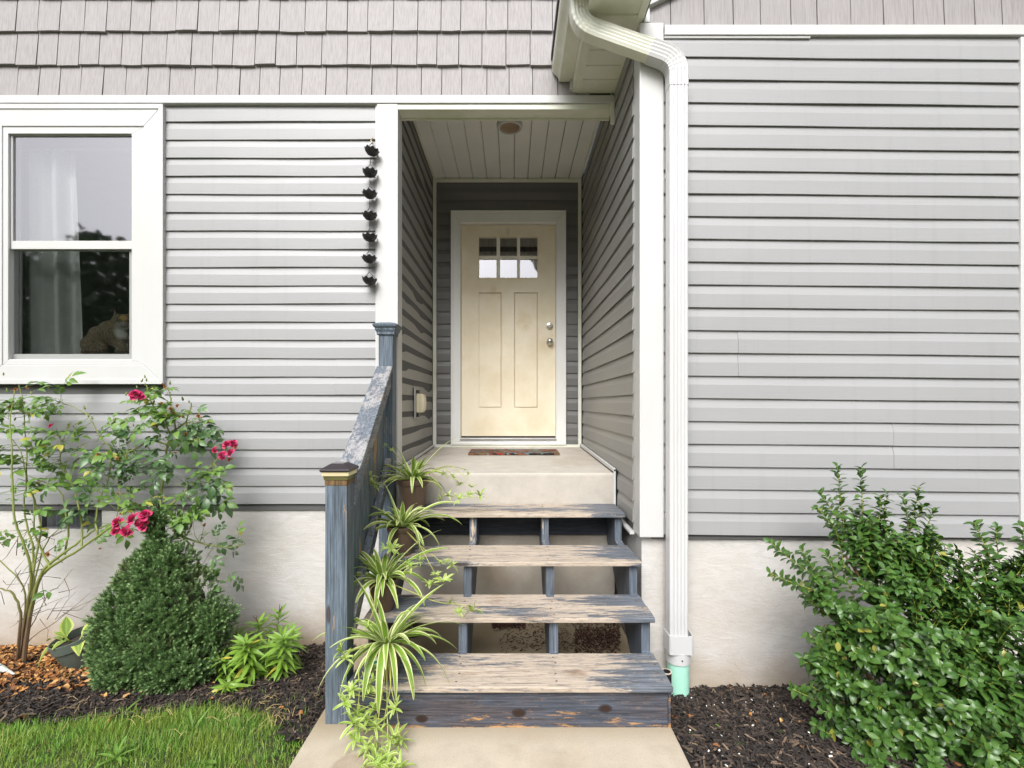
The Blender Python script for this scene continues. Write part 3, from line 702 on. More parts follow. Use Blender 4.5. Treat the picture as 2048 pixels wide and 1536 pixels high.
# outer stop
ring_part('window_frame', x24 + .001, x288 - .001, wzi0 + .001, wzi1 - .001, (gx_0 - x24 - .012, x288 - gx_1 - .004, .032, wzi1 - zt - .004), D(3.232), D(3.245), MAT['white'], window, .002)
ring_part('sash', gx_0 - .016, gx_1 + .008, zm0, zt + .008, (.016, .008, zm1 - zm0, .008), D(3.250), D(3.266), MAT['white'], window, .0015)
lx0, lx1 = WX(27, 3.28), WX(261, 3.28)
ring_part('sash', lx0 - .02, lx1 + .02, zb - .032, zm0 + .03, (.022, .022, .032, .035), D(3.272), D(3.288), MAT['white'], window, .0015)
board('window_sill', x24 + .02, x288 - .02, D(3.24), D(3.272), zb - .068, zb - .036, MAT['white'], window, .003)
def pane(name, x0, x1, z0, z1, y, mat, parent, lean=0):
    a = Acc(); a.add([(x0, y, z0), (x1, y, z0), (x1, y + lean, z1), (x0, y + lean, z1)], [(0, 1, 2, 3)]); return a.build(name, mat, parent)
pane('pane', gx_0 - .001, gx_1 + .001, zm1 - .001, zt + .001, D(3.258), MAT['glass'], window)
pane('pane', lx0 - .001, lx1 + .001, zb - .001, zm0 + .001, D(3.280), MAT['glass'], window)
t = T('insect_screen'); tr = t.node("BsdfTransparent", {'Color': (.82, .83, .82)}); df = t.node("BsdfDiffuse", {'Color': (.03, .035, .03)})
mx = t.node("MixShader", {0: .08, 1: tr.outputs[0], 2: df.outputs[0]}); t.nt.links.new(mx.outputs[0], t.out.inputs[0]); MAT['screen'] = t.mat
pane('insect_screen', gx_0 - .004, gx_1 + .002, zb - .03, zm0 - .0, D(3.268), MAT['screen'], window)
# room behind the window, and a stool (inside window ledge) for the cat
a = Acc()
rx0, rx1, ry0, ry1, rz0, rz1 = -4.6, -1.2, D(3.262) + .105, 6.2, .75, 3.7
a.box(rx0, rx1, ry1, ry1 + .05, rz0, rz1); a.box(rx0 - .05, rx0, ry0, ry1, rz0, rz1); a.box(rx1, rx1 + .05, ry0, ry1, rz0, rz1)
a.box(rx0, rx1, ry0, ry1, rz0 - .05, rz0); a.box(rx0, rx1, ry0, ry1, rz1, rz1 + .05)
a.build('room_interior', MAT['room'], HOUSE)
LEDGE = zb - .012
board('window_stool', -3.3, gx_1 + .10, D(3.30), D(3.56), LEDGE - .04, LEDGE, MAT['white'], HOUSE, .004)

# ------------------------------------------------------------------ front door
yd = D(4.76); lx0, lx1 = WX(923, 4.76), WX(1110.5, 4.76); lz0, lz1 = WZ(872, 4.76), WZ(450, 4.76)
PX = [(WX(958, 4.76), WX(993, 4.76)), (WX(1000, 4.76), WX(1034, 4.76)), (WX(1040, 4.76), WX(1075, 4.76))]
PZ = [(WZ(512, 4.76), WZ(474, 4.76)), (WZ(555.5, 4.76), WZ(517.5, 4.76))]
QX = [(WX(957, 4.76), WX(1003, 4.76)), (WX(1028.5, 4.76), WX(1075, 4.76))]; QZ = (WZ(815, 4.76), WZ(585, 4.76))
a = Acc()
gx = [lx0, PX[0][0], QX[0][1], QX[1][0], PX[2][1], lx1]
a.box(lx0, PX[0][0], yd, yd + .04, lz0, lz1); a.box(PX[2][1], lx1, yd, yd + .04, lz0, lz1)
a.box(PX[0][0], PX[2][1], yd, yd + .04, PZ[1][1] + .0 if False else PZ[0][1], lz1); a.box(PX[0][0], PX[2][1], yd, yd + .04, QZ[1], PZ[1][0]); a.box(PX[0][0], PX[2][1], yd, yd + .04, lz0, QZ[0])
a.box(QX[0][1], QX[1][0], yd, yd + .04, QZ[0], QZ[1])
door = a.build('door', MAT['door'], HOUSE)
for x0, x1 in QX:
    a = Acc(); a.box(x0 + .005, x1 - .005, yd + .007, yd + .038, QZ[0] + .005, QZ[1] - .005); a.build('door_panel', MAT['door'], door, bev=.004)
    a = Acc(); a.box(x0, x1, yd + .03, yd + .04, QZ[0], QZ[1]); a.build('panel_backing', MAT['door'], door)
mun = m_plain('muntin_cream', (.84, .80, .68), .45)
for i, (x0, x1) in enumerate(PX):
    for z0, z1 in PZ:
        pane('pane', x0 - .002, x1 + .002, z0 - .002, z1 + .002, yd + .016, MAT['doorglass'], door, .0030)
for xa, xb in ((PX[0][1], PX[1][0]), (PX[1][1], PX[2][0])): board('muntin', xa, xb, yd - .001, yd + .03, PZ[1][0] + .001, PZ[0][1] - .001, mun, door, .003)
for i, (x0, x1) in enumerate(PX): board('muntin', x0 + .0005, x1 - .0005, yd - .001, yd + .03, PZ[1][1], PZ[0][0], mun, door, .003)
a = Acc(); ring(a, PX[0][0] - .012, PX[2][1] + .012, PZ[1][0] - .012, PZ[0][1] + .012, .0118, yd - .005, yd - .0002); a.build('glazing_bead', MAT['door'], door, bev=.002)
rot = Matrix.Rotation(R(90), 3, 'X')
for py, r in ((652, .030), (684, .034)):
    q = W(1099.5, py, 4.755)
    a = Acc()
    if py == 652: a.lathe([(.001, .026), (.010, .026), (.012, .022), (.019, .021), (.021, .016), (.029, .014), (.031, .006), (.031, 0)], q, 28, ax=rot)
    else: a.lathe([(.001, .060), (.012, .059), (.024, .053), (.029, .043), (.026, .033), (.015, .025), (.012, .014), (.030, .010), (.034, .004), (.034, 0)], q, 28, ax=rot)
    k_ = a.build('deadbolt' if py == 652 else 'door_knob', MAT['nickel'], door, True)
    a = Acc(); a.lathe([(.0001, .0012), (.006, .001), (.006, -.002)], q + Vector((0, -(.0265 if py == 652 else .0605), 0)), 14, ax=rot); a.build('keyhole', MAT['black'], k_)
# clear oval hook stuck above the panes
q = W(1015.5, 463, 4.757); hk = Acc()
ov = [(q.x + .011 * math.cos(t), q.z + .030 * math.sin(t)) for t in np.linspace(0, 2 * math.pi, 17)[:-1]]
hk.tube([(x, q.y, z) for x, z in ov + ov[:1]], .0028, 5); hk.build('door_hook', m_plain('grey_clear_plastic', (.45, .43, .36), .3), door)
# dark curtain behind the door glass
a = Acc(); n = 60; v = []
for i in range(n + 1):
    x = PX[0][0] - .03 + (PX[2][1] - PX[0][0] + .06) * i / n; yy = yd + .075 + .010 * math.sin(i * 1.1) + .004 * math.sin(i * 2.7)
    v += [(x, yy, PZ[1][0] - .03), (x, yy, PZ[0][1] + .03)]
a.add(v, [(2 * i, 2 * i + 2, 2 * i + 3, 2 * i + 1) for i in range(n)]); a.build('door_curtain', m_plain('brown_sheer', (.10, .085, .075), .9, .2), door)
# frame, casing, threshold
ring_part('door_casing', DX0, DX1, .93, DZ1, (WX(921, YB) - DX0, DX1 - WX(1113, YB), .028, DZ1 - WZ(447, YB)), D(4.688), D(4.73), MAT['casing'], HOUSE, .005)
ring_part('door_casing', DX0 - .002, DX1 + .002, .928, DZ1 + .002, .022, D(4.680), D(4.6878), MAT['casing'], HOUSE, .003)
ring_part('door_frame', lx0 - .028, lx1 + .028, .955, lz1 + .03, (.026, .026, .01, .026), D(4.722), D(4.80), MAT['casing'], HOUSE, .003)
a = Acc(); a.box(lx0, lx1, D(4.775), D(4.85), .955, lz1 + .02); a.build('door_backing', MAT['dark'], HOUSE) if False else None
a = Acc(); a.box(-.8, .7, D(4.95), D(5.0), .8, 3.5); a.box(-.82, -.8, D(4.83), D(5.0), .8, 3.5); a.box(.7, .72, D(4.83), D(5.0), .8, 3.5); a.box(-.8, .7, D(4.83), D(4.95), 3.48, 3.5); a.build('hall_interior', MAT['dark'], HOUSE)
board('threshold', lx0 - .026, lx1 + .026, D(4.70), D(4.79), .958, .990, m_plain('aluminium_sill', (.42, .41, .40), .4, .1, .7), HOUSE, .004)
board('door_sweep', lx0, lx1, yd + .004, yd + .04, .991, lz0 - .001, MAT['black'], door, .001)

# weatherproof outlet on the porch side wall
xo = -.744; y0, y1 = D(3.80), D(3.90)
a = Acc(); a.box(xo, xo + .014, y0 - .01, y1 + .01, 1.20, 1.435); outlet = a.build('outlet_cover', m_plain('grey_plate', (.35, .34, .32), .5), HOUSE, bev=.004)
iv = m_plain('aged_ivory_plastic', (.62, .56, .40), .4, .15)
a = Acc(); a.box(xo + .0145, xo + .045, y0 + .006, y1 - .006, 1.245, 1.39); a.build('outlet_box', iv, outlet, bev=.008)
lid = [(.044, -.07), (.060, -.072), (.072, -.055), (.077, -.02), (.077, .02), (.072, .055), (.060, .072), (.044, .07)]
a = Acc(); a.prism([(xo + p, 1.318 + q) for p, q in lid], 'y', y0 + .002, y1 - .002); a.build('outlet_lid', iv, outlet, bev=.005)
board('outlet_hinge', xo + .016, xo + .032, y0 + .01, y1 - .02, 1.392, 1.418, MAT['black'], outlet, .002)
board('outlet_hinge', xo + .016, xo + .032, y0 + .01, y1 - .02, 1.212, 1.243, MAT['black'], outlet, .002)

# ------------------------------------------------------------------ drain pipe at the foot of the downspout
c = W(1356, 1400, 2.585); c.z = -.30; c.x = WX(1356, 2.585); c.y = D(2.585)
DRAIN = thing('drain_pipe', 'pale green plastic drain pipe in the mulch under the white downspout', 'drain pipe', (c.x, c.y, -.2))
zc = WZ(1322, 2.56); r = .0555
a = Acc(); a.lathe([(r, c.z), (r, zc + .01), (r - .006, zc + .01), (r - .006, zc - .1)], (c.x, c.y, 0) if False else Vector((c.x, c.y, 0)), 36)
a.V[-1][:, 2] += 0; a.build('pipe', MAT['pipe'], DRAIN, True)
a = Acc(); z0, z1, z2 = zc - .008, zc + .052, WZ(1268, 2.55)
a.lathe([(r + .001, z0), (r + .006, z0), (r + .006, z1), (r + .002, z1 + .004), (.02, z1 + .006)], Vector((c.x, c.y, 0)), 36)
adapter = a.build('pipe_collar', MAT['pvc'], DRAIN, True)
a = Acc(); w_, dd, th = .062, .046, .004
def rr_(w, d_, r0=.014, n=5):
    return [(sx * (w - r0) + r0 * math.cos(g), sy * (d_ - r0) + r0 * math.sin(g)) for sx, sy, g0 in ((1, 1, 0), (-1, 1, 90), (-1, -1, 180), (1, -1, 270)) for g in [R(g0 + 90 * i / n) for i in range(n + 1)]]
o_, i_ = rr_(w_, dd), rr_(w_ - th, dd - th); n = len(o_); ccx, ccy = c.x - .002, A3.y
v = [(ccx + x, ccy + y, z1 - .004) for x, y in o_] + [(ccx + x, ccy + y, z2) for x, y in o_] + [(ccx + x, ccy + y, z2) for x, y in i_] + [(ccx + x, ccy + y, z1 + .004) for x, y in i_]
f = [(r_ * n + k, r_ * n + (k + 1) % n, (r_ + 1) * n + (k + 1) % n, (r_ + 1) * n + k) for r_ in range(3) for k in range(n)] + [tuple(range(n - 1, -1, -1)), tuple(3 * n + k for k in range(n))]
a.add(v, f); a.build('pipe_adapter', MAT['pvc'], DRAIN, bev=0)
q = Vector((c.x, c.y - r - .0065, z0 + .028)); a = Acc(); a.lathe([(.0001, .001), (.004, .0008), (.004, -.002)], q, 10, ax=rot); a.build('screw', MAT['black'], DRAIN)
STUB = thing('pipe_stub', 'small black capped stub beside the bottom step and green pipe', 'pipe stub', (WX(1334, 2.35), D(2.35), -.1))
q = Vector((WX(1333, 2.30), D(2.30), 0)); z0 = WZ(1343, 2.30)
a = Acc(); a.lathe([(.022, -.2), (.022, z0), (.018, z0), (.018, z0 - .04), (.001, z0 - .04)], q, 18); a.build('stub_body', MAT['black'], STUB, True)
a = Acc(); a.lathe([(.0225, z0 - .004), (.0235, z0 + .001), (.0185, z0 + .0012)], q, 18); a.build('stub_rim', m_plain('tan_rim', (.6, .5, .4), .5), STUB, True)
# ------------------------------------------------------------------ stairs
STAIR = thing('wooden_stairs', 'open wooden porch stairs with flaking blue-grey paint and bare worn treads', 'stairs', (0, D(2.5), 0))
TR = [(2.006, 2.285, .176, -.672), (2.259, 2.545, .3455, -.672), (2.496, 2.80, .524, -.672), (2.853, 3.150, .686, -.672)]   # front, back, top, left end
TH = .023
for i, (f0, b0, zt_, xl) in enumerate(TR):
    mid = (f0 + b0) / 2
    a = Acc(); xr = .648
    a.box(xl, xr, D(f0 + (.045 if i == 0 else 0)), D(mid) - .001, zt_ - TH, zt_) if i else a.prism([(-.691, D(f0)), (xr, D(f0)), (xr, D(mid) - .001), (xl, D(mid) - .001), (xl, D(f0) + .036), (-.691, D(f0) + .036)], 'z', zt_ - TH, zt_)
    a.build('tread_board', MAT['tread'], STAIR, bev=.005)
    a = Acc(); a.box(xl + .004, xr - .003, D(mid) + .0005, D(b0), zt_ - TH - .001, zt_ - .0015); a.build('tread_board', MAT['tread'], STAIR, bev=.004)
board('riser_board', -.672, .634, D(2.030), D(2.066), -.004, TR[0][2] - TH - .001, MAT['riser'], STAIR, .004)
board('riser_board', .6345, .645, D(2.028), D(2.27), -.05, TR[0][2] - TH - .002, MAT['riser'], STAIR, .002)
for x in (-.66, -.245, .172, .594):
    poly = [(D(2.075), -.02)]
    for i, (f0, b0, zt_, xl) in enumerate(TR):
        f1 = f0 + .035 + (.035 if i == 0 else 0)
        if i: poly += [(D(f1), TR[i - 1][2] + .001)]
        poly += [(D(f1), zt_ - TH - .002)]
    poly += [(D(3.135), TR[3][2] - TH - .002), (D(3.135), TR[3][2] - .22), (D(2.40), -.02)]
    a = Acc(); a.prism(poly, 'x', x, x + .040)
    a.build('stringer', MAT['stringer'], STAIR, bev=.002)
board('ledger_board', -.66, .64, D(3.136), D(3.156), WZ(1070, 3.136), TR[3][2] - TH - .003, MAT['ledger'], STAIR, .003)
# screw heads along the boards
sc = m_plain('rusty_screw', (.12, .06, .035), .7, .3)
a = Acc()
for f0, b0, zt_, xl in TR:
    for x in (-.225, .192, .614):
        for y in (D(f0) + .045, D(f0) + .105, D(b0) - .09, D(b0) - .035):
            a.lathe([(.0048, .0004), (.004, .0009), (.0001, .0004)], (x + random.uniform(-.01, .01), y + random.uniform(-.008, .008), zt_), 8)
stuff(a.build('screw_heads', sc, STAIR))
for x, zz in ((-.1, .13), (.31, .125), (.60, .095), (.35, .10), (-.4, .12)):
    pass

# ------------------------------------------------------------------ railing
RAIL = thing('stair_railing', 'blue-grey wooden stair railing with two square newel posts', 'railing', (-.72, D(2.05), 0))
px0, px1 = WX(650, 2.05), WX(650, 2.05) + .089
zpt = WZ(961, 2.05)
newel = board('newel_post', px0, px1, D(2.05), D(2.05) + .089, -.002, zpt, MAT['post'], RAIL, .004)
rust = T('rust_streaked_wood'); g = rust.noise(rust.co((60, 60, 6)), 2, 5, .7)
rust.col(rust.mix(rust.ramp(g, [(.35, 0.), (.6, 1.)]), (.055, .035, .02), (.22, .125, .04))); rust.rough(.7); MAT['rust'] = rust.done()
board('stained_top', px0 - .0015, px1 + .0015, D(2.05) - .0015, D(2.05) + .0905, zpt - .021, zpt + .001, MAT['rust'], newel, .003)
cx, cy = (px0 + px1) / 2, D(2.05) + .0445
def sq_lathe(a, prof, c):
    v = []; f = []
    for r, h in prof: v += [(c[0] - r, c[1] - r, h), (c[0] + r, c[1] - r, h), (c[0] + r, c[1] + r, h), (c[0] - r, c[1] + r, h)]
    for i in range(len(prof) - 1):
        for k in range(4): f.append((i * 4 + k, i * 4 + (k + 1) % 4, (i + 1) * 4 + (k + 1) % 4, (i + 1) * 4 + k))
    f += [(3, 2, 1, 0), tuple(len(prof) * 4 - 4 + k for k in range(4))]
    a.add(v, f)
a = Acc(); sq_lathe(a, [(.048, zpt + .0015), (.050, zpt + .018), (.052, zpt + .0185)], (cx, cy)); cap = a.build('solar_cap', m_plain('olive_cap_base', (.12, .115, .04), .5, .3), RAIL, bev=.001)
lens = T('ribbed_yellow_lens'); wv = lens.node("TexWave", {'Vector': lens.co((1, 1, 1)), 'Scale': 75}, bands_direction='X').outputs['Fac']
lens.col(lens.mix(wv, (.50, .42, .22), (.78, .70, .46))); MAT['lens'] = lens.done(Roughness=.35)
a = Acc(); sq_lathe(a, [(.054, zpt + .019), (.056, zpt + .036)], (cx, cy)); a.build('cap_lens', MAT['lens'], cap)
a = Acc(); sq_lathe(a, [(.060, zpt + .0365), (.062, zpt + .044), (.058, zpt + .048), (.030, zpt + .066), (.028, zpt + .0665)], (cx, cy)); a.build('cap_roof', m_plain('dark_bronze', (.028, .022, .026), .38, .15), cap, bev=.0015)
a = Acc(); sq_lathe(a, [(.026, zpt + .0668), (.026, zpt + .0685)], (cx, cy)); a.build('solar_panel', m_plain('solar_cell', (.14, .13, .14), .25, .2), cap)
tx0 = WX(757, 3.09); tx1 = tx0 + .089; ty0 = D(3.09); tz = WZ(668, 3.09)
newel2 = board('newel_post', tx0, tx1, ty0, ty0 + .089, -.25, tz, MAT['post'], RAIL, .004)
a = Acc(); c2 = ((tx0 + tx1) / 2, ty0 + .0445); sq_lathe(a, [(.050, tz - .006), (.055, tz - .003), (.055, tz + .012), (.060, tz + .020), (.063, tz + .028), (.063, tz + .034), (.073, tz + .046), (.075, tz + .058), (.070, tz + .063), (.03, tz + .075)], c2)
a.build('post_cap', MAT['post'], RAIL, bev=.002)
# sloping rails between the posts
def srail(name, x0b, x0t, w, zb, zt2, th, mat, ya=None, yb=None, bev=.004, par=None):
    ya = ya or D(2.05) + .0895; yb = yb or ty0 - .0005; a = Acc()
    v = [(x0b, ya, zb), (x0b + w, ya, zb), (x0t + w, yb, zt2), (x0t, yb, zt2), (x0b, ya, zb - th), (x0b + w, ya, zb - th), (x0t + w, yb, zt2 - th), (x0t, yb, zt2 - th)]
    a.add(v, [(0, 1, 2, 3), (7, 6, 5, 4), (0, 4, 5, 1), (1, 5, 6, 2), (2, 6, 7, 3), (3, 7, 4, 0)]); return a.build(name, mat, par or RAIL, bev=bev)
hb, ht = WZ(950, 2.14), WZ(732, 3.09)
xb0, xt0 = px0 + .012, tx0 - .012
srail('handrail', xb0 - .004, xt0, .098, hb, ht, .036, MAT['rail'])
srail('upper_rail', xb0 + .048, xt0 + .054, .036, hb - .0365, ht - .0365, .095, MAT['rail'])
lb, lt = .405, WZ(930, 2.99) + .03
srail('lower_rail', xb0 + .048, xt0 + .054, .036, lb, lt, .089, MAT['rail'])
N = 8
for i in range(N):
    t_ = (i + .75) / (N + .5); y = D(2.05) + .09 + t_ * (ty0 - D(2.05) - .09)
    x = (xb0 + .0845) * (1 - t_) + (xt0 + .0905) * t_
    sl = lambda p, q: p + (q - p) * t_
    a = Acc(); x -= .074
    a.box(x, x + .036, y - .035, y + .035, sl(lb, lt) - .11, sl(hb, ht) - .040); a.build('baluster', MAT['post'], RAIL, bev=.003)

# ------------------------------------------------------------------ doormat
t = T('flower_mat'); v = t.co((1, 2.2, 1)); cells = t.node("TexVoronoi", {'Vector': t.node("VectorMath", {0: v, 1: t.node("TexNoise", {'Vector': v, 'Scale': 9, 'Detail': 3}).outputs['Color']}, operation='ADD').outputs[0], 'Scale': 8}).outputs['Color']
s_ = t.sep(cells)
col = t.ramp(s_[0], [(0., (.022, .012, .010)), (.24, (.16, .10, .045)), (.5, (.26, .014, .025)), (.66, (.03, .022, .018)), (.8, (.12, .24, .26)), (.9, (.20, .05, .02))], 'CONSTANT')
t.col(col); t.rough(.95); t.bump(t.noise(t.co(), 260, 2), .8, .006); MAT['mat'] = t.done()
MATT = thing('doormat', 'floral red, teal and brown doormat in front of the cream door', 'doormat', (0, D(4.2), .91))
x0, x1 = WX(936, 4.06), WX(1120, 4.06)
a = Acc(); sl_ = lambda d: .876 + (d - 3.158) / (4.8 - 3.158) * .032
v = []
for d, z_ in ((4.06, 0), (4.06, .016), (4.38, .016), (4.38, 0)): v += [(x0, D(d), sl_(d) + z_ + .001), (x1, D(d), sl_(d) + z_ + .001)]
a.add(v, [(0, 1, 3, 2), (2, 3, 5, 4), (4, 5, 7, 6), (0, 2, 4, 6), (1, 7, 5, 3), (0, 6, 7, 1)]); a.build('mat_pile', MAT['mat'], MATT, bev=.004)

# ------------------------------------------------------------------ rain chain of small inverted umbrellas
CHAIN = thing('rain_chain', 'black rain chain of seven upturned umbrella cups hung beside the white corner post', 'rain chain', tuple(W(739, 278, 3.20)))
CY = 3.185
hx = W(746, 284, CY); a = Acc()
a.tube([W(746, 276, 3.24), W(744, 277, 3.21), W(742, 281, CY), W(743.5, 287, CY), W(746.5, 287, CY), W(747, 283, CY)], .0035, 6)
a.build('hook', m_plain('brass_hook', (.45, .36, .18), .35, .1, .8), CHAIN, True)
cups = [(742, 304, 10), (740, 347, 0), (739.5, 390, 0), (739.5, 433, 0), (739.5, 476, 0), (738.5, 519, 0), (738, 562, 6)]
def cup_mesh():
    a = Acc(); n = 48; rings_ = 6; v = []; f = []
    for i in range(rings_ + 1):
        t = i / rings_
        for k in range(n):
            g = 2 * math.pi * k / n; sc8 = abs(math.cos(4 * g))      # eight scallops
            r = .0455 * math.sin(t * 1.45) / math.sin(1.45) * (1 + .05 * t * sc8 ** 3); h = .040 * (1 - math.cos(t * 1.45)) / (1 - math.cos(1.45))
            h += .011 * t ** 3 * (sc8 ** 2.2 - .6)
            v.append((r * math.cos(g), r * math.sin(g), h))
    for i in range(rings_):
        for k in range(n): f.append((i * n + k, i * n + (k + 1) % n, (i + 1) * n + (k + 1) % n, (i + 1) * n + k))
    a.add(v, f)
    for k in range(8):
        g = math.pi * k / 4; pr = []
        for i in range(7):
            t = i / 6; r = .0458 * math.sin(t * 1.45) / math.sin(1.45) * (1.06 if i == 6 else 1.02); h = .040 * (1 - math.cos(t * 1.45)) / (1 - math.cos(1.45)) - .001 + .0046 * t ** 3
            pr.append((r * math.cos(g), r * math.sin(g), h))
        a.tube(pr, .0013, 4)
    a.tube([(0, 0, -.012), (0, 0, .01)], [.0016, .003], 6)
    return a.mesh('cup', MAT['black'], True)
cm = cup_mesh()
for i, (px, py, tilt) in enumerate(cups):
    q = W(px, py + 7, CY)
    m = Matrix.Translation(q) @ Matrix.Rotation(R(tilt), 4, 'Y') @ Matrix.Rotation(R(22 + 17 * i), 4, 'Z'); inst('cup', cm, m, CHAIN)
    top = W(px - .2 * tilt * 0 + (1.5 if i == 0 else 0), py - 18, CY)
    a = Acc()
    for g in (20, 160, 270):
        a.tube([top, q + Vector((.041 * math.cos(R(g)), .041 * math.sin(R(g)), .040))], .0016, 5)
    up_ = W(745, 287, CY) if i == 0 else W(cups[i - 1][0], cups[i - 1][1] + 10, CY)
    a.tube([top, up_], .0017, 5)
    L = (up_ - top).length
    for k in range(max(2, int(L / .012))):
        p = top.lerp(up_, (k + .5) / max(2, int(L / .012))); e = .0035
        ring_ = [p + Vector((e * math.cos(t) * (k % 2), e * math.cos(t) * (1 - k % 2), .007 * math.sin(t))) for t in np.linspace(0, 2 * math.pi, 9)]
        a.tube(ring_, .0011, 4, False)
    a.build('chain_link', MAT['black'], CHAIN)

# ------------------------------------------------------------------ curtains
t = T('lace_curtain'); v = t.co(); u = t.node("TexVoronoi", {'Vector': t.node("VectorMath", {0: v, 1: t.node("TexNoise", {'Vector': v, 'Scale': 22, 'Detail': 2}).outputs['Color']}, operation='ADD').outputs[0], 'Scale': 30}, feature='DISTANCE_TO_EDGE').outputs['Distance']
lace = t.ramp(u, [(.03, 1.), (.08, 0.)])
t.col(t.mix(t.math('MULTIPLY', lace, .6), (.88, .89, .87), (.46, .48, .46))); t.rough(.9)
tr = t.node("BsdfTransparent"); mx = t.node("MixShader", {0: t.math('ADD', .10, t.math('MULTIPLY', lace, .12)), 1: t.b.outputs[0], 2: tr.outputs[0]}); t.nt.links.new(mx.outputs[0], t.out.inputs[0]); MAT['lace'] = t.mat
def curtain(x0, x1, yc, z0, z1, amp, waves, name, label, flare=.0):
    a = Acc(); n = 90; m = 10; v = []; f = []
    for j in range(m + 1):
        s = j / m; zz = z1 + (z0 - z1) * s
        for i in range(n + 1):
            u_ = i / n; xx = x0 + (x1 - x0 + flare * s) * u_
            v.append((xx, yc + amp * (math.sin(waves * 2 * math.pi * u_ + .4) + .35 * math.sin(waves * 5.1 * math.pi * u_ + 1 + s)), zz))
    for j in range(m):
        for i in range(n): q = j * (n + 1) + i; f.append((q, q + 1, q + n + 2, q + n + 1))
    a.add(v, f); o = a.build(name, MAT['lace'], None, True); return tag(o, label, 'curtain', 'lace curtains inside the window')
curtain(WX(42, 3.45), WX(143, 3.45), D(3.45), LEDGE + .0 - .0, zt + .0, .034, 2.3, 'curtain', 'wide white lace curtain hanging behind the window glass', .05)
curtain(WX(256, 3.43), WX(290, 3.43), D(3.46), LEDGE + .003, zt + .0, .012, 1.2, 'curtain', 'narrow sliver of lace curtain at the window edge behind the tabby cat')
a = Acc(); a.tube([(WX(0, 3.45), D(3.45), zt + .012), (WX(300, 3.45), D(3.45), zt + .012)], .010, 10); tag(a.build('curtain_rod', MAT['white'], None, True), 'white rod the lace curtains hang from inside the window', 'curtain rod')

# ------------------------------------------------------------------ cat sitting on the window stool
CATP = thing('cat', 'brown tabby cat with white chest sitting behind the window glass', 'cat', tuple(W(205, 700, 3.42)))
mb = bpy.data.metaballs.new("catball"); mb.resolution = .008; mb.render_resolution = .008; mb.threshold = .3
mo = bpy.data.objects.new("catball", mb); C.objects.link(mo)
def ball(px, py, d, rx, ry, rz, rot=0):
    e = mb.elements.new(type='ELLIPSOID'); e.co = W(px, py, d); e.radius = 1; k = 1.22
    e.size_x, e.size_y, e.size_z = rx * k, ry * k, rz * k
    e.rotation = Matrix.Rotation(R(rot), 4, 'Y').to_quaternion(); e.stiffness = 3
    e.radius = 1.0
S = .00345
ball(190, 690, 3.44, 27 * S, .08, 23 * S); ball(204, 673, 3.44, 27 * S, .075, 21 * S, 34); ball(222, 664, 3.43, 26 * S, .075, 26 * S, 35)
ball(233, 668, 3.42, 21 * S, .065, 30 * S); ball(244, 684, 3.41, 15 * S, .05, 26 * S); ball(236, 652, 3.41, 16 * S, .055, 16 * S)
ball(245.5, 643, 3.40, 21 * S, .062, 17.5 * S); ball(250, 649, 3.385, 9 * S, .035, 7 * S); ball(196, 698, 3.405, 22 * S, .05, 12 * S)
ball(250, 700, 3.395, 6 * S, .035, 14 * S); ball(240, 703, 3.385, 9 * S, .04, 6 * S); ball(176, 703, 3.40, 16 * S, .03, 5 * S, -8)
dg = bpy.context.evaluated_depsgraph_get(); dg.update()
cat_me = bpy.data.meshes.new_from_object(mo.evaluated_get(dg)); bpy.data.objects.remove(mo); cat_me.name = 'body'
t = T('tabby_fur'); v = t.co(); wv = t.node("TexWave", {'Vector': t.co((1, 1, 1), rot=(0, R(35), 0)), 'Scale': 21, 'Distortion': 14, 'Detail': 3, 'Detail Scale': 2}, bands_direction='X').outputs['Fac']
fur = t.noise(t.co((60, 60, 25)), 3, 4, .7)
col = t.mix(t.ramp(wv, [(.35, 0.), (.6, 1.)]), (.085, .066, .047), (.40, .30, .19)); col = t.mix(t.math('MULTIPLY', fur, .55), col, (.40, .32, .21))
def blob(q, r, c_, col, soft=.4):
    dd = t.node("VectorMath", {0: v, 1: tuple(q)}, operation='DISTANCE').outputs['Value']
    dd = t.math('ADD', dd, t.math('MULTIPLY', t.math('SUBTRACT', fur, .5), .02))
    return t.mix(t.ramp(t.math('DIVIDE', dd, r), [(1 - soft, 1.), (1., 0.)]), col, c_)
col = blob(W(246, 662, 3.37), .065, (.85, .84, .76), col); col = blob(W(228, 650, 3.39), .035, (.55, .36, .14), col); col = blob(W(248, 652, 3.36), .032, (.60, .56, .48), col)
col = blob(W(247, 636, 3.36), .026, (.75, .47, .16), col); col = blob(W(238, 640, 3.36), .020, (.05, .035, .02), col); col = blob(W(257, 638, 3.36), .020, (.05, .035, .02), col)
t.col(col); t.rough(.9); t.bump(fur, .8, .01); MAT['fur'] = t.mat
cat_me.materials.clear(); cat_me.materials.append(MAT['fur'])
bm = bmesh.new(); bm.from_mesh(cat_me)
for px, lean in ((232, -3), (259, 3)):       # ears grow out of the same skin
    b = W(px, 634, 3.40); tip = W(px + lean, 617, 3.395)
    vs = [bm.verts.new(b + Vector((.022, -.006, 0))), bm.verts.new(b + Vector((-.020, -.006, .0))), bm.verts.new(b + Vector((0, .022, 0))), bm.verts.new(tip), bm.verts.new(b + Vector((0, .002, .012)))]
    for q in ((0, 3, 4), (4, 3, 1), (1, 3, 2), (2, 3, 0)): bm.faces.new([vs[i] for i in q])
bm.to_mesh(cat_me); bm.free()
cat_me.polygons.foreach_set("use_smooth", [True] * len(cat_me.polygons))
link(bpy.data.objects.new('body', cat_me), CATP)
eye = m_plain('cat_eye', (.30, .27, .06), .15)
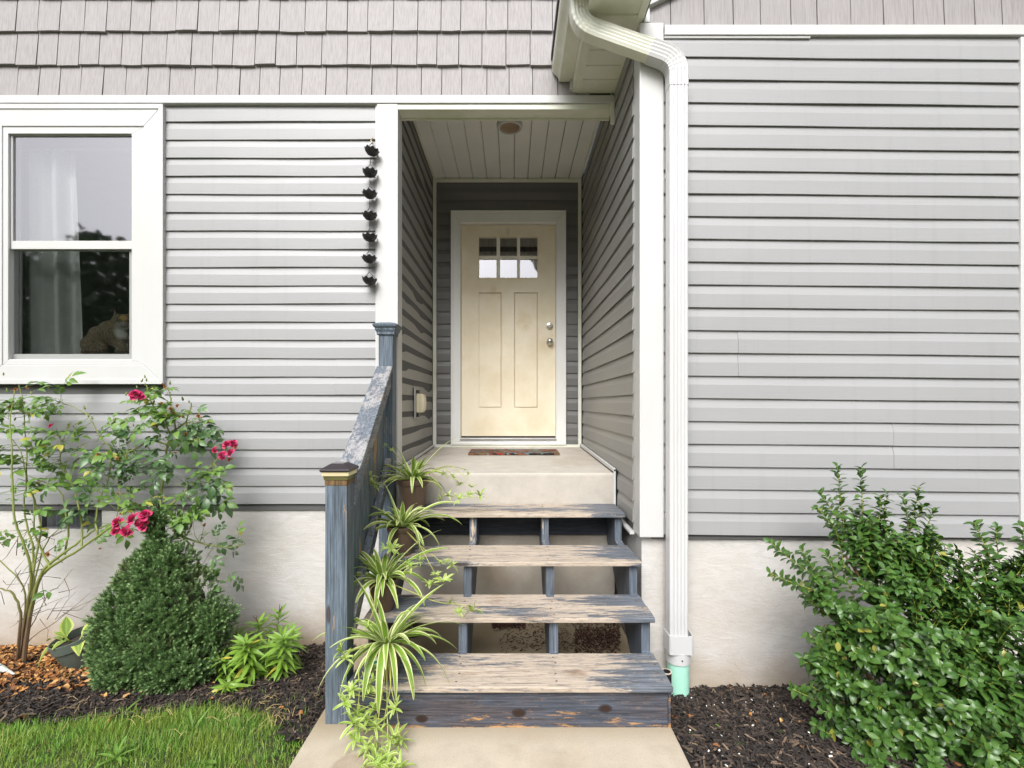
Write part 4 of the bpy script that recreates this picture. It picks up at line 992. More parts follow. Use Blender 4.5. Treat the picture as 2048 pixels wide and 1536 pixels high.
for px in (240, 256):
    q = W(px, 640, 3.345); a = Acc(); a.lathe([(.0001, .006), (.005, .0045), (.0068, 0), (.0068, -.004)], q, 14, ax=rot); e_ = a.build('eye', eye, CATP, True)
    a = Acc(); a.lathe([(.0001, .0014), (.0022, .001), (.0022, -.002)], q + Vector((0, -.0055, 0)), 10, ax=rot); a.build('pupil', MAT['black'], e_)
a = Acc(); q = W(249, 647.5, 3.334); a.add([(q.x - .005, q.y, q.z + .003), (q.x + .005, q.y, q.z + .003), (q.x, q.y - .003, q.z - .004), (q.x, q.y + .01, q.z)], [(0, 1, 2), (0, 3, 1), (0, 2, 3), (1, 3, 2)]); a.build('nose', m_plain('cat_nose', (.35, .14, .10), .5), CATP)
# ------------------------------------------------------------------ plants: shared tools
from mathutils import noise as mnoise
def many(a, tpl, Ms, mi=0):
    if not len(Ms): return a
    v, f, uv = tpl; v = np.asarray(v); Ms = np.array([[list(r) for r in m] for m in Ms])
    Vt = np.einsum('nij,kj->nki', Ms[:, :3, :3], v) + Ms[:, None, :3, 3]; n = len(v); N_ = len(Ms)
    F = [tuple(i + q * n for i in ff) for q in range(N_) for ff in f]
    return a.add(Vt.reshape(-1, 3), F, np.tile(np.asarray(uv), (N_, 1)), mi)
def tpl_mesh(name, tpl, mat, smooth=True):
    a = Acc(); a.add(*tpl); return a.mesh(name, mat, smooth)
def bez(p0, p1, p2, n): return [p0 * (1 - t) ** 2 + p1 * 2 * t * (1 - t) + p2 * t * t for t in [i / n for i in range(n + 1)]]
def rv(s=1.): return Vector(RNG.normal(0, s, 3))
def U(a, b): return float(RNG.uniform(a, b))

# ------------------------------------------------------------------ spider plants down the steps
ML_spider = m_leaf('spider_leaf', (.19, .33, .035), (.29, .45, .06), .42, .28, edge=(.72, .74, .40))
ML_plantlet = m_leaf('plantlet_leaf', (.30, .48, .06), (.42, .58, .10), .45, .3, edge=(.60, .66, .30))
M_runner = m_plain('runner_stem', (.36, .38, .09), .5, .2)
def strap(p, az, el, L, droop, wd, n=11, twist=0):
    """one arching strap leaf as (verts, faces, uv)"""
    v = []; f = []; uv = []; d = Vector((math.cos(az) * math.cos(el), math.sin(az) * math.cos(el), math.sin(el))); q = Vector(p); st = L / n
    for i in range(n + 1):
        t = i / n; w = wd * .66 * min(1, .55 + 1.6 * t) * (1 - max(0, (t - .5) / .5) ** 1.8 * .93)
        side = d.cross(Vector((0, 0, 1)))
        if side.length < 1e-3: side = Vector((-math.sin(az), math.cos(az), 0))
        side.normalize(); nr = side.cross(d).normalized()
        side = side * math.cos(twist * t) + nr * math.sin(twist * t); nr = side.cross(d).normalized()
        for k in (-1, 0, 1): v.append(tuple(q + side * (k * w) + nr * (abs(k) * w * .35))); uv.append((.5 + .5 * k, t))
        q = q + d * st; d = (d + Vector((0, 0, -1)) * droop * st / L * (.5 + 1.4 * t)).normalized()
    for i in range(n):
        for k in (0, 1): b = i * 3 + k; f.append((b, b + 1, b + 4, b + 3))
    return v, f, uv
def star_mesh(seed):
    rr = random.Random(seed); a = Acc()
    for i in range(9): a.add(*strap((0, 0, 0), i * 2.4 + rr.uniform(-.3, .3), rr.uniform(-.2, 1.1), rr.uniform(.035, .062), rr.uniform(.4, 1.6), rr.uniform(.007, .010), 5))
    return a.mesh('plantlet', ML_plantlet, True)
STARS = [star_mesh(i) for i in range(4)]
def Wp(px, py, d):   # runners that reach the path lie on it
    q = W(px, py, d)
    return q if q.z > .018 or d > 2.1 else W(px, py, (CH - .018) * 1000 / (py - 807))
def spider(label, px, d, zbase, h, rt, rb, leaves, seed, runners=(), tagged=False):
    rr = random.Random(seed); cx_, cy_ = WX(px, d), D(d)
    root = thing('spider_plant', label, 'potted plant', (cx_, cy_, zbase), 'potted spider plants on the steps')
    a = Acc(); zb = zbase + .001
    a.lathe([(.001, zb), (rb - .004, zb), (rb, zb + .006), (rb + (rt - rb) * .82, zb + h * .80), (rt + .001, zb + h * .82), (rt + .004, zb + h * .84), (rt + .006, zb + h), (rt + .001, zb + h + .001), (rt - .003, zb + h - .012)], Vector((cx_, cy_, 0)), 32)
    a.build('pot', MAT['pot'], root, True)
    a = Acc(); a.lathe([(rt - .001, zb + h - .014), (rt * .5, zb + h - .006), (.001, zb + h - .004)], Vector((cx_, cy_, 0)), 20); a.build('potting_soil', MAT['soil'], root, True)
    c = Vector((cx_, cy_, zb + h - .010))
    for i, (az, el, L, dr, wd) in enumerate(leaves):
        o = c + Vector((math.cos(az), math.sin(az), 0)) * rr.uniform(.004, .02)
        a = Acc(); a.add(*strap(o, az, el, L, dr, wd, 12, rr.uniform(-.7, .7))); a.build('leaf', ML_spider, root, True)
    for pts, stars in runners:
        P = [c] + [Wp(*p) for p in pts]; cv = []
        for i in range(len(P) - 1):     # smooth through the points
            p0, p1, p2, p3 = P[max(0, i - 1)], P[i], P[i + 1], P[min(len(P) - 1, i + 2)]
            for t in [k / 6 for k in range(6)]:
                cv.append(.5 * (2 * p1 + (p2 - p0) * t + (2 * p0 - 5 * p1 + 4 * p2 - p3) * t * t + (3 * p1 - p0 - 3 * p2 + p3) * t ** 3))
        cv.append(P[-1]); a = Acc(); a.tube(cv, [.0024 - .0013 * i / len(cv) for i in range(len(cv))], 5); a.build('runner', M_runner, root, True)
        for s in stars:
            q = Wp(*s[:3]); sc_ = s[3] if len(s) > 3 else 1
            near = min(cv, key=lambda p: (p - q).length); ax = (q - near); 
            if ax.length > .012: a = Acc(); a.tube([near, near.lerp(q, .5) + Vector((0, 0, .004)), q], .0010, 4); a.build('runner', M_runner, root, True)
            m = Matrix.Translation(q) @ Matrix.Rotation(rr.uniform(0, 6.28), 4, 'Z') @ Matrix.Rotation(rr.uniform(-.5, .9), 4, 'X') @ Matrix.Scale(sc_ * rr.uniform(.85, 1.1), 4)
            inst('plantlet', STARS[rr.randrange(4)], m, root)
    return root, c
def fan(n, seed, L0, L1, wd, up=.25):
    rr = random.Random(seed); out = []
    for i in range(n):
        az = i * 2.39996 + rr.uniform(-.25, .25); k = i / n
        el = 1.25 - 1.0 * k ** .8 + rr.uniform(-.15, .15)
        out.append((az, el, rr.uniform(L0, L1) * (.75 + .25 * k), rr.uniform(.6, 1.9), wd * rr.uniform(.8, 1.12)))
    return out
# measured azimuth: 0 = right, pi = left, -pi/2 = towards the viewer
H = math.pi
l4 = fan(30, 41, .19, .28, .020) + [(.25, .95, .36, .6, .020), (.15, .55, .34, 1.1, .017), (H - .1, .35, .28, 1.3, .018), (H + .15, .05, .22, .6, .016), (-1.4, .7, .19, 3.4, .017), (H - .5, 1.1, .27, .5, .019), (-.45, .35, .27, 2.3, .017), (H + .3, .45, .27, 1.4, .016)]
spider('largest potted spider plant on the top step by the concrete porch', 826, 2.955, .686, .185, .088, .068, l4, 1,
       [([(890, 932, 2.85), (920, 945, 2.78), (945, 974, 2.72)], [(930, 940, 2.78, .5), (937, 949, 2.76, .5), (907, 955, 2.8, .6), (944, 975, 2.72, .7), (885, 948, 2.8, .5)]),
        ([(885, 938, 2.9), (910, 960, 2.9), (919, 972, 2.95)], [(920, 971, 2.95, .8), (906, 953, 2.9, .6)]),
        ([(870, 965, 2.84), (890, 990, 2.84), (925, 992, 2.86), (960, 996, 2.86)], [(960, 992, 2.86, 1.25), (920, 998, 2.84, 1.05), (897, 992, 2.84, .9), (938, 990, 2.86, .7), (880, 998, 2.84, .8)]),
        ([(790, 905, 2.9), (772, 893, 2.88)], [(783, 902, 2.9, .5), (771, 892, 2.88, .5)]),
        ([(790, 958, 2.8), (765, 965, 2.7), (745, 962, 2.62)], [(745, 965, 2.62, 1.1), (742, 952, 2.6, .8), (728, 980, 2.6, .7), (752, 975, 2.62, .8)])])
l3 = fan(32, 32, .19, .27, .020) + [(.3, .75, .34, 1.2, .019), (.05, .55, .33, 1.4, .017), (H - .2, .75, .30, 1.1, .019), (H, .30, .23, 1.1, .016), (H + .25, .1, .24, 1.2, .016), (-.35, .25, .25, 1.7, .017), (H - .45, 1.2, .26, .5, .018), (-.9, .6, .27, 3.2, .020)]
spider('potted spider plant on the second step from the top', 803, 2.63, .524, .15, .072, .056, l3, 2,
       [([(835, 1085, 2.45), (858, 1125, 2.35), (878, 1160, 2.32)], [(887, 1164, 2.32, 1.1), (858, 1172, 2.33, 1.0), (872, 1150, 2.33, .6)]),
        ([(845, 1095, 2.45), (868, 1112, 2.40), (886, 1127, 2.38), (905, 1130, 2.38)], [(903, 1132, 2.38, .9), (880, 1128, 2.38, .8), (893, 1124, 2.38, .5)]),
        ([(782, 1065, 2.5), (775, 1090, 2.45), (780, 1100, 2.43)], [(782, 1098, 2.43, 1.2), (770, 1098, 2.43, .7)])])
l2 = fan(34, 23, .20, .28, .020) + [(.35, .9, .36, .8, .020), (.2, .7, .34, .8, .018), (H - .15, .85, .30, 1.1, .018), (H - .35, .6, .29, 1.0, .017), (H + .1, .3, .25, 1.5, .017), (-.5, .45, .29, 2.2, .019), (-1.5, .5, .22, 3.4, .018), (-1.0, .6, .24, 3.0, .018), (H + .4, 0, .22, 2.0, .016)]
spider('potted spider plant on the third step from the top', 766, 2.36, .3455, .145, .066, .052, l2, 3,
       [([(740, 1180, 2.2), (748, 1215, 2.1), (730, 1260, 2.02)], [(736, 1252, 2.02, .7)]),
        ([(820, 1140, 2.25), (835, 1130, 2.22)], [(822, 1135, 2.24, .9), (838, 1120, 2.22, .8), (812, 1128, 2.25, .7)]),
        ([(850, 1195, 2.2), (880, 1205, 2.20), (925, 1210, 2.20), (945, 1219, 2.21)], [(948, 1222, 2.22, 1.1), (902, 1206, 2.2, .6), (918, 1226, 2.21, .7)])])
l1 = fan(34, 14, .19, .29, .019) + [(H - .05, .45, .33, 1.2, .021), (H - .25, .62, .33, .8, .020), (.45, .85, .33, .5, .021), (.1, .3, .32, 1.2, .021), (-.25, .15, .33, 1.8, .021), (-.55, .1, .27, 2.0, .019), (H + .45, .15, .36, 2.1, .020), (-1.45, .4, .32, 3.6, .022), (-1.75, .4, .28, 3.2, .020), (-1.15, .5, .30, 3.6, .019), (H + .8, .2, .30, 3.0, .020), (H - .5, 1.1, .32, .7, .02), (.15, .5, .34, .9, .018), (-.8, .3, .30, 3.2, .019)]
root1, c1 = spider('potted spider plant on the bottom step, trailing long runners over the front', 773, 2.10, .176, .142, .064, .050, l1, 4,
       [([(780, 1330, 1.97), (781, 1372, 1.93), (772, 1420, 1.93), (764, 1480, 1.9), (766, 1530, 1.86), (770, 1570, 1.83)], [(742, 1345, 1.95, 1), (738, 1370, 1.95, 1.1), (735, 1388, 1.95, 1), (752, 1420, 1.93, 1.1), (716, 1432, 1.93, 1.25), (706, 1448, 1.92, 1.2), (735, 1440, 1.92, 1), (790, 1418, 1.93, 1), (750, 1455, 1.91, 1.2), (762, 1462, 1.9, .9)]),
        ([(770, 1350, 1.96), (762, 1400, 1.93), (752, 1470, 1.9), (745, 1520, 1.87)], [(700, 1390, 1.94, 1), (690, 1405, 1.94, 1), (703, 1380, 1.94, .8), (710, 1478, 1.9, 1.1), (716, 1462, 1.9, 1), (738, 1495, 1.88, 1.1), (750, 1512, 1.87, 1.2), (733, 1500, 1.88, .9)]),
        ([(782, 1372, 1.94), (793, 1420, 1.93), (799, 1465, 1.9)], [(788, 1478, 1.9, 1.2), (803, 1480, 1.9, 1), (794, 1490, 1.89, .8), (780, 1480, 1.9, .7)]),
        ([(776, 1480, 1.88), (785, 1508, 1.86), (798, 1535, 1.84)], [(800, 1536, 1.84, 1), (772, 1518, 1.86, 1.1), (755, 1532, 1.85, 1.2), (742, 1530, 1.85, 1), (768, 1545, 1.84, 1.1), (780, 1552, 1.84, .9)]),
        ([(722, 1330, 1.98), (719, 1380, 1.94), (715, 1425, 1.93)], [(714, 1428, 1.93, 1)]),
        ([(700, 1300, 1.98), (688, 1305, 1.97)], [(684, 1303, 1.97, 1.05), (690, 1318, 1.97, .8)])])
# care tag hung on the lowest pot
q = W(749, 1320, 2.02); a = Acc(); a.box(-.013, .013, -.0006, .0006, -.034, .034); 
t = T('white_green_tag'); z_ = t.sep(t.co())[2]; t.col(t.mix(t.math('GREATER_THAN', z_, -.004), (.02, .20, .14), (.78, .80, .78))); tg = a.mesh('care_tag', t.done(Roughness=.4))
o = inst('care_tag', tg, Matrix.Translation(q) @ Matrix.Rotation(R(-6), 4, 'Y') @ Matrix.Rotation(R(10), 4, 'X'), root1)
a = Acc(); a.lathe([(.0001, 0), (.006, 0)], Vector((0, 0, 0)), 14, ax=Matrix.Rotation(R(90), 3, 'X')); dm = a.mesh('tag_dot', MAT['white']); o2 = bpy.data.objects.new('tag_dot', dm); o2.location = (.003, -.001, -.021); o2.parent = o; C.objects.link(o2)
# an empty brown pot on the concrete under the stairs
q = Vector((WX(820, 2.86), D(2.86), 0)); a = Acc(); a.lathe([(.001, .001), (.060, .001), (.066, .008), (.082, .13), (.088, .132), (.09, .155), (.084, .155), (.078, .13), (.06, .012), (.001, .01)], q, 28)
tag(a.build('plant_pot', MAT['pot'], None, True), 'empty brown plastic pot standing on the concrete under the stairs', 'plant pot')

# ------------------------------------------------------------------ hosta in a tilted dark green pot
q = Vector((WX(172, 2.90), D(2.90), gz(WX(172, 2.90), D(2.90)) + .03))
HP = thing('hosta_pot', 'tilted dark green pot with yellow-edged hosta leaves beside the spruce', 'potted plant', q)
ax = Matrix.Rotation(R(-12), 3, 'Y') @ Matrix.Rotation(R(8), 3, 'X')
a = Acc(); a.lathe([(.001, .0), (.072, .0), (.078, .008), (.106, .145), (.113, .147), (.117, .198), (.111, .199), (.104, .16), (.001, .155)], q, 36, ax=ax); a.build('pot', MAT['greenpot'], HP, True)
top = q + ax @ Vector((0, 0, .165)); a = Acc(); a.lathe([(.105, .160), (.05, .168), (.001, .17)], q, 20, ax=ax); a.build('potting_soil', MAT['soil'], HP, True)
ML_hosta = m_leaf('hosta_leaf', (.17, .30, .05), (.25, .38, .07), .4, .25, edge=(.52, .56, .14), vein=(.40, .48, .12))
for az, el, L, wd, off, curl in ((2.8, .25, .17, .085, -.06, .5), (2.2, 1.05, .17, .085, -.055, .3), (-2.2, -.1, .13, .08, -.07, .9), (1.2, 1.0, .20, .11, .02, .6), (.4, .9, .18, .10, .05, .7), (-1.0, .5, .15, .085, .03, .9), (-.3, .3, .14, .08, .06, .8), (-1.7, .6, .12, .07, -.01, .7), (.9, .5, .15, .08, .07, .5), (3.0, .7, .12, .07, -.03, .4)):
    tp = leaf_tpl(L * .72, wd * .78, 7, .28, curl, .42); dr = Vector((math.cos(az) * math.cos(el), math.sin(az) * math.cos(el), math.sin(el)))
    b = top + Vector((off, -.01, 0)); m = frame(dr, (0, 0, 1), U(-.3, .3), b + dr * .03); a = Acc(); a.put(tp, m); a.tube([b, b + dr * .035], [.004, .003], 5); a.build('leaf', ML_hosta, HP, True)

# ------------------------------------------------------------------ climbing rose
q = W(40, 1330, 2.92); q.z = gz(q.x, q.y)
ROSE = thing('rose_bush', 'straggly climbing rose with magenta blooms against the left wall and window', 'rose bush', q)
M_cane = T('rose_cane'); n_ = M_cane.noise(M_cane.co((20, 20, 6)), 2, 5, .7); z_ = M_cane.sep(M_cane.co())[2]
M_cane.col(M_cane.mix(M_cane.ramp(M_cane.math('ADD', z_, M_cane.math('MULTIPLY', n_, .5)), [(.25, 0.), (.62, 1.)]), (.15, .095, .055), (.20, .24, .05))); M_cane = M_cane.done(Roughness=.6)
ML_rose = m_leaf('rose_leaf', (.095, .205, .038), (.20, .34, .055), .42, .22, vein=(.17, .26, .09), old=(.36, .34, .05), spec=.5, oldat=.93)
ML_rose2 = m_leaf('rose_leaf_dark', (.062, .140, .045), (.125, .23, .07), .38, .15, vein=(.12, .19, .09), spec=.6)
canes = [
 [(40, 1335, 2.92), (52, 1250, 2.92), (75, 1165, 2.92), (100, 1135, 2.9), (160, 1098, 2.88), (225, 1052, 2.85), (262, 1040, 2.84)],
 [(46, 1335, 2.90), (60, 1230, 2.9), (82, 1150, 2.9), (115, 1115, 2.93), (150, 1090, 2.96), (190, 1060, 3.0), (240, 1040, 3.0)],
 [(38, 1335, 2.95), (58, 1220, 2.97), (80, 1120, 3.0), (100, 1075, 3.03), (130, 1050, 3.05)],
 [(30, 1335, 2.9), (42, 1240, 2.87), (28, 1190, 2.86), (5, 1178, 2.85), (-40, 1165, 2.85)],
 [(35, 1330, 2.95), (50, 1190, 2.97), (10, 1130, 2.98), (-40, 1090, 3.0)],
 [(36, 1330, 2.92), (56, 1210, 2.9), (62, 1140, 2.88), (45, 1080, 2.86), (30, 1040, 2.86), (25, 960, 2.88), (24, 900, 2.9), (20, 840, 2.95), (30, 780, 3.0)],
 [(64, 1200, 2.93), (66, 1100, 2.95), (56, 1060, 2.98), (48, 1010, 3.0), (54, 930, 3.02), (50, 860, 3.04), (44, 800, 3.05), (38, 770, 3.06)],
 [(60, 1170, 2.9), (75, 1100, 2.95), (82, 1050, 3.0), (70, 1000, 3.02), (56, 965, 3.04), (40, 900, 3.05), (6, 860, 3.05)],
 [(100, 1135, 2.9), (70, 1070, 2.96), (68, 1010, 3.0), (55, 965, 3.02)],
 [(130, 1110, 2.98), (136, 1060, 3.02), (128, 1010, 3.05), (122, 985, 3.06), (95, 968, 3.08), (40, 945, 3.1)],
 [(165, 1092, 2.95), (162, 1040, 3.0), (150, 985, 3.04), (138, 955, 3.06), (120, 920, 3.08), (128, 890, 3.08), (105, 860, 3.05)],
 [(195, 1075, 2.95), (192, 1040, 3.0), (199, 1000, 3.03), (215, 965, 3.05), (222, 900, 3.08), (205, 880, 3.08), (178, 835, 3.08), (150, 815, 3.08), (120, 805, 3.1)],
 [(318, 1060, 2.9), (322, 990, 2.98), (330, 930, 3.05), (334, 895, 3.06), (340, 870, 3.06), (322, 835, 3.04), (300, 800, 3.02), (292, 770, 3.02)],
 [(332, 900, 3.06), (350, 860, 3.05), (342, 810, 3.05), (340, 785, 3.05), (330, 775, 3.05)],
 [(340, 865, 3.06), (370, 845, 3.04), (382, 812, 3.03), (380, 805, 3.03)],
 [(335, 890, 3.06), (300, 880, 3.06), (275, 895, 3.06), (252, 910, 3.06), (235, 940, 3.05), (240, 1000, 3.0), (228, 1050, 2.97)],
 [(320, 1030, 2.92), (370, 985, 2.96), (410, 945, 2.98), (438, 915, 2.98), (450, 900, 2.97)],
 [(330, 1040, 2.9), (370, 1075, 2.9), (420, 1090, 2.9), (455, 1095, 2.9), (490, 1088, 2.9)],
 [(345, 1060, 2.9), (380, 1090, 2.9), (400, 1130, 2.88), (432, 1160, 2.86), (462, 1162, 2.86)],
 [(35, 1330, 2.92), (60, 1280, 2.92), (110, 1245, 2.94), (150, 1215, 2.98), (185, 1200, 3.0), (198, 1190, 3.0)],
 [(52, 1272, 2.92), (80, 1220, 2.93), (100, 1185, 2.95), (118, 1172, 2.96), (146, 1137, 3.0)],
]
a = Acc(); cane_pts = []
for ci, cpts in enumerate(canes):
    P_ = [W(*p) for p in cpts]; P_[0].z = max(P_[0].z, gz(P_[0].x, P_[0].y) - .01) if ci < 6 else P_[0].z; cv = []
    for i in range(len(P_) - 1):
        p0, p1, p2, p3 = P_[max(0, i - 1)], P_[i], P_[i + 1], P_[min(len(P_) - 1, i + 2)]
        for t in [k / 5 for k in range(5)]: cv.append(.5 * (2 * p1 + (p2 - p0) * t + (2 * p0 - 5 * p1 + 4 * p2 - p3) * t * t + (3 * p1 - p0 - 3 * p2 + p3) * t ** 3) + rv(.0015))
    cv.append(P_[-1]); n = len(cv); r0 = .0125 if ci < 2 else (.0085 if ci in (5, 12, 3) else (.0028 if ci >= 19 else .006))
    c = Acc(); c.tube(cv, [r0 * (1 - .72 * i / n) for i in range(n)], 7); cane_pts += cv[len(cv) // 4:]
    for i in range(3, n - 2, 3): # thorns
        p = cv[i]; dr = (rv(1) + Vector((0, -.5, 0))).normalized() * (r0 + .004); c.tube([p, p + dr], [.0022, .0003], 4)
    c.build('cane', M_cane, ROSE, True)
# thin dead twigs
c = Acc()
for i in range(36):
    p = W(U(5, 130), U(1060, 1250), U(2.88, 3.0)); d1 = (rv(1) + Vector((.2, 0, .5))).normalized(); p2 = p + d1 * U(.05, .14); p3 = p2 + (d1 + rv(.5)) * U(.03, .08)
    c.tube([p, p2, p3], [.0022, .0015, .0006], 4)
c.build('dead_twigs', m_plain('dead_twig', (.14, .10, .06), .8), ROSE, True)['kind'] = 'stuff'
def compound(seed, n=5):
    rr = random.Random(seed); a = Acc(); L = .062
    a.tube([(0, -.03, 0), (0, L * .5, .004), (0, L, 0)], [.0011, .0009, .0006], 4)
    for k, (y, s) in enumerate(((L, 0), (L * .62, 1), (L * .62, -1), (L * .2, 1), (L * .2, -1))[:n]):
        sz = rr.uniform(.85, 1.1) * (1.12 if k == 0 else (.95 if k < 3 else .8)); tp = leaf_tpl(.052 * sz, .033 * sz, 4, .30, rr.uniform(.1, .5), .42)
        dr = Vector((s * .9, .55 if s else 1, rr.uniform(-.25, .15))); a.put(tp, frame(dr, (0, 0, 1), rr.uniform(-.35, .35), (s * .003, y, 0)))
    return a
ROSE_T = [compound(i, 5 if i < 5 else 3) for i in range(7)]
RM1 = [q_.mesh('leaf', ML_rose, True) for q_ in ROSE_T]; RM2 = [q_.mesh('leaf', ML_rose2, True) for q_ in ROSE_T]
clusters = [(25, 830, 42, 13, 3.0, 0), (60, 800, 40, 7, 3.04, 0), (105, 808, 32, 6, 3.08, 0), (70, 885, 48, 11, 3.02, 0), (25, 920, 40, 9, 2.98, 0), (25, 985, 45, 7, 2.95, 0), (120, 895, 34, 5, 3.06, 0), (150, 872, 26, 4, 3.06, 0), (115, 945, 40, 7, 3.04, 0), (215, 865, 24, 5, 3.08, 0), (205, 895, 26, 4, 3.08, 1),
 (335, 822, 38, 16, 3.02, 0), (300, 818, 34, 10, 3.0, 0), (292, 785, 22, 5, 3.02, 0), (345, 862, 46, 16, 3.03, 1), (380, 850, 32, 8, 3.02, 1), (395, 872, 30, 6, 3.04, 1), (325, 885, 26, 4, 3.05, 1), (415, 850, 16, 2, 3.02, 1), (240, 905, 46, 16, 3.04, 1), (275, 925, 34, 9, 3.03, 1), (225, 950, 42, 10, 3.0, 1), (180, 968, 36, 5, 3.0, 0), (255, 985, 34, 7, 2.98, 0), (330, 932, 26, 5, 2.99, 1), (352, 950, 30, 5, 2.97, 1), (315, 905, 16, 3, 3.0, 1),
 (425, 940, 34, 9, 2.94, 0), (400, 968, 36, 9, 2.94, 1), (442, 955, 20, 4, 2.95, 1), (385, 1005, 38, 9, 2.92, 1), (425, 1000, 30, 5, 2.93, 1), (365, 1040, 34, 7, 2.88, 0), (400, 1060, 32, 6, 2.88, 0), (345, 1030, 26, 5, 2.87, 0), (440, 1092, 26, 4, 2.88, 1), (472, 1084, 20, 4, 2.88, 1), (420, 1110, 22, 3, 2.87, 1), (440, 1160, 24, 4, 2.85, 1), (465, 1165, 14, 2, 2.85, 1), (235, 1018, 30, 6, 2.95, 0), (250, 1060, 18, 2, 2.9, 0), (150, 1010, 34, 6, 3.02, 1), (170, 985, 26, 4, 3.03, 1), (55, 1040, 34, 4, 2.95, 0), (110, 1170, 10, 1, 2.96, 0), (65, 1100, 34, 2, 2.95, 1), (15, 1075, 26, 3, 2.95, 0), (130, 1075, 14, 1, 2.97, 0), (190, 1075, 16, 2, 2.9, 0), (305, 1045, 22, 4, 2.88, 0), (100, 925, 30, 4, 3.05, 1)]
tw = Acc(); k = 0
for px, py, rad, n, d, dark in clusters:
    cen = W(px, py, d); near = min(cane_pts, key=lambda p: (p - cen).length)
    for i in range(int(n * (1.55 if px < 170 else 1.2))):
        p = W(px + float(RNG.normal(0, rad * .55)), py + float(RNG.normal(0, rad * .5)), min(3.17, d + float(RNG.normal(0, .035))))
        nr2 = min(cane_pts, key=lambda c_: (c_ - p).length); nr2 = nr2 if (nr2 - p).length < (near - p).length * .8 else near
        dr = (p - nr2); dr = (dr.normalized() if dr.length > .01 else Vector((0, 0, 1))) + rv(.45) + Vector((0, -.25, .1)); dr.normalize()
        upv = Vector((U(-.5, .5), U(-1.0, -.2), U(.5, 1.2))); m = frame(dr, upv, U(-.4, .4), p, U(.62, 1.18))
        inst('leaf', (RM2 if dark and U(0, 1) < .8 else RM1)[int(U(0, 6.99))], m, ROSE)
        base = p - dr * .03
        if (base - nr2).length > .01: tw.tube([nr2, nr2.lerp(base, .5) + rv(.006), base], [.0018, .0014, .0009], 4)
tw.build('twigs', m_plain('green_twig', (.15, .19, .05), .6, .2), ROSE, True)['kind'] = 'stuff'
def bloom(seed, n=16):
    rr = random.Random(seed); a = Acc()
    for i in range(n):
        k = i / n; el = 1.25 - 1.25 * k; az = i * 2.4; sz = .016 + .017 * k
        tp = leaf_tpl(sz, sz * 1.25, 4, .45, -.5 + .9 * k, .62, .05, .35)
        dr = Vector((math.cos(az) * math.cos(el), math.sin(az) * math.cos(el), math.sin(el))); a.put(tp, frame(dr, (-math.cos(az) * .4, -math.sin(az) * .4, 1), rr.uniform(-.2, .2), dr * .003))
    return a
t = T('magenta_petal'); r_ = t.rnd(); u = t.sep(t.node("TexCoord").outputs['UV']); c_ = t.mix(r_, (.40, .002, .055), (.54, .008, .13)); c_ = t.mix(t.ramp(u[1], [(.05, 1.), (.3, 0.)]), c_, (.75, .45, .52)); t.col(c_); t.rough(.55); t.set(t.b.inputs['Sheen Weight'], .15); MAT['petal'] = t.mat
BL = [bloom(i).mesh('flower', MAT['petal'], True) for i in range(3)]
t2 = m_leaf('withered_petal', (.42, .17, .035), (.26, .09, .03), .8, .1)
WB = [bloom(9 + i, 9).mesh('withered_flower', t2, True) for i in range(2)]
M_bud = m_plain('rose_bud', (.16, .20, .05), .6, .3)
for px, py, d, s in ((237, 1045, 2.68, 1.0), (268, 1038, 2.68, 1.1), (291, 1031, 2.68, 1.0), (234, 1062, 2.68, .95), (254, 1062, 2.68, .95), (289, 1052, 2.68, 1.0), (279, 1046, 2.68, .8),
                     (272, 791, 2.9, 1.05), (284, 795, 2.91, .7), (103, 852, 2.9, .5), (431, 900, 2.86, .62), (455, 890, 2.85, .85), (466, 887, 2.86, .7), (445, 911, 2.85, .75), (462, 906, 2.85, .75)):
    q_ = W(px, py, d); inst('flower', BL[int(U(0, 2.99))], frame((U(-.5, .5), U(-.2, .2), 1), (0, -1, .3), 0, q_, s) @ Matrix.Rotation(R(0), 4, 'X') if False else Matrix.Translation(q_) @ Matrix.Rotation(R(U(40, 80)), 4, 'X') @ Matrix.Rotation(U(-.5, .5), 4, 'Y') @ Matrix.Rotation(U(0, 6), 4, 'Z') @ Matrix.Scale(s * 1.08, 4), ROSE)
for px, py, s in ((325, 769, .35), (331, 774, .4), (32, 779, .4), (323, 807, .42), (342, 818, .45), (346, 826, .45), (355, 812, .4), (398, 833, .5), (402, 843, .5), (418, 845, .45), (372, 868, .35), (387, 864, .35), (291, 798, .4), (460, 920, .55), (470, 897, .5), (197, 910, .5), (187, 918, .4), (242, 1028, .3), (20, 815, .4), (235, 917, .35), (360, 834, .35), (315, 852, .3), (410, 1050, .35), (55, 777, .3), (236, 988, .35), (200, 1098, .35), (98, 1108, .5), (350, 905, .25)):
    q_ = W(px, py, 2.99 if py < 900 else 2.9); inst('withered_flower', WB[int(U(0, 1.99))], Matrix.Translation(q_) @ Matrix.Rotation(U(0, 1.5), 4, 'X') @ Matrix.Rotation(U(0, 6), 4, 'Z') @ Matrix.Scale(s, 4), ROSE)
a = Acc(); a.lathe([(.0005, -.004), (.004, 0), (.0045, .006), (.002, .014), (.0005, .018)], Vector((0, 0, 0)), 8); bud = a.mesh('bud', M_bud, True)
for px, py in ((7, 750), (98, 779), (52, 775), (15, 783), (63, 788), (290, 755), (283, 763), (293, 762), (340, 768), (274, 776), (252, 790), (378, 805), (267, 852), (157, 849), (170, 818), (185, 838), (177, 833), (228, 843), (366, 800), (230, 888), (100, 942), (127, 945), (29, 840), (8, 822), (260, 1000)):
    inst('bud', bud, Matrix.Translation(W(px, py, 3.04)) @ Matrix.Rotation(U(-.4, .4), 4, 'X') @ Matrix.Rotation(U(-.4, .4), 4, 'Y') @ Matrix.Scale(U(.9, 1.4), 4), ROSE)

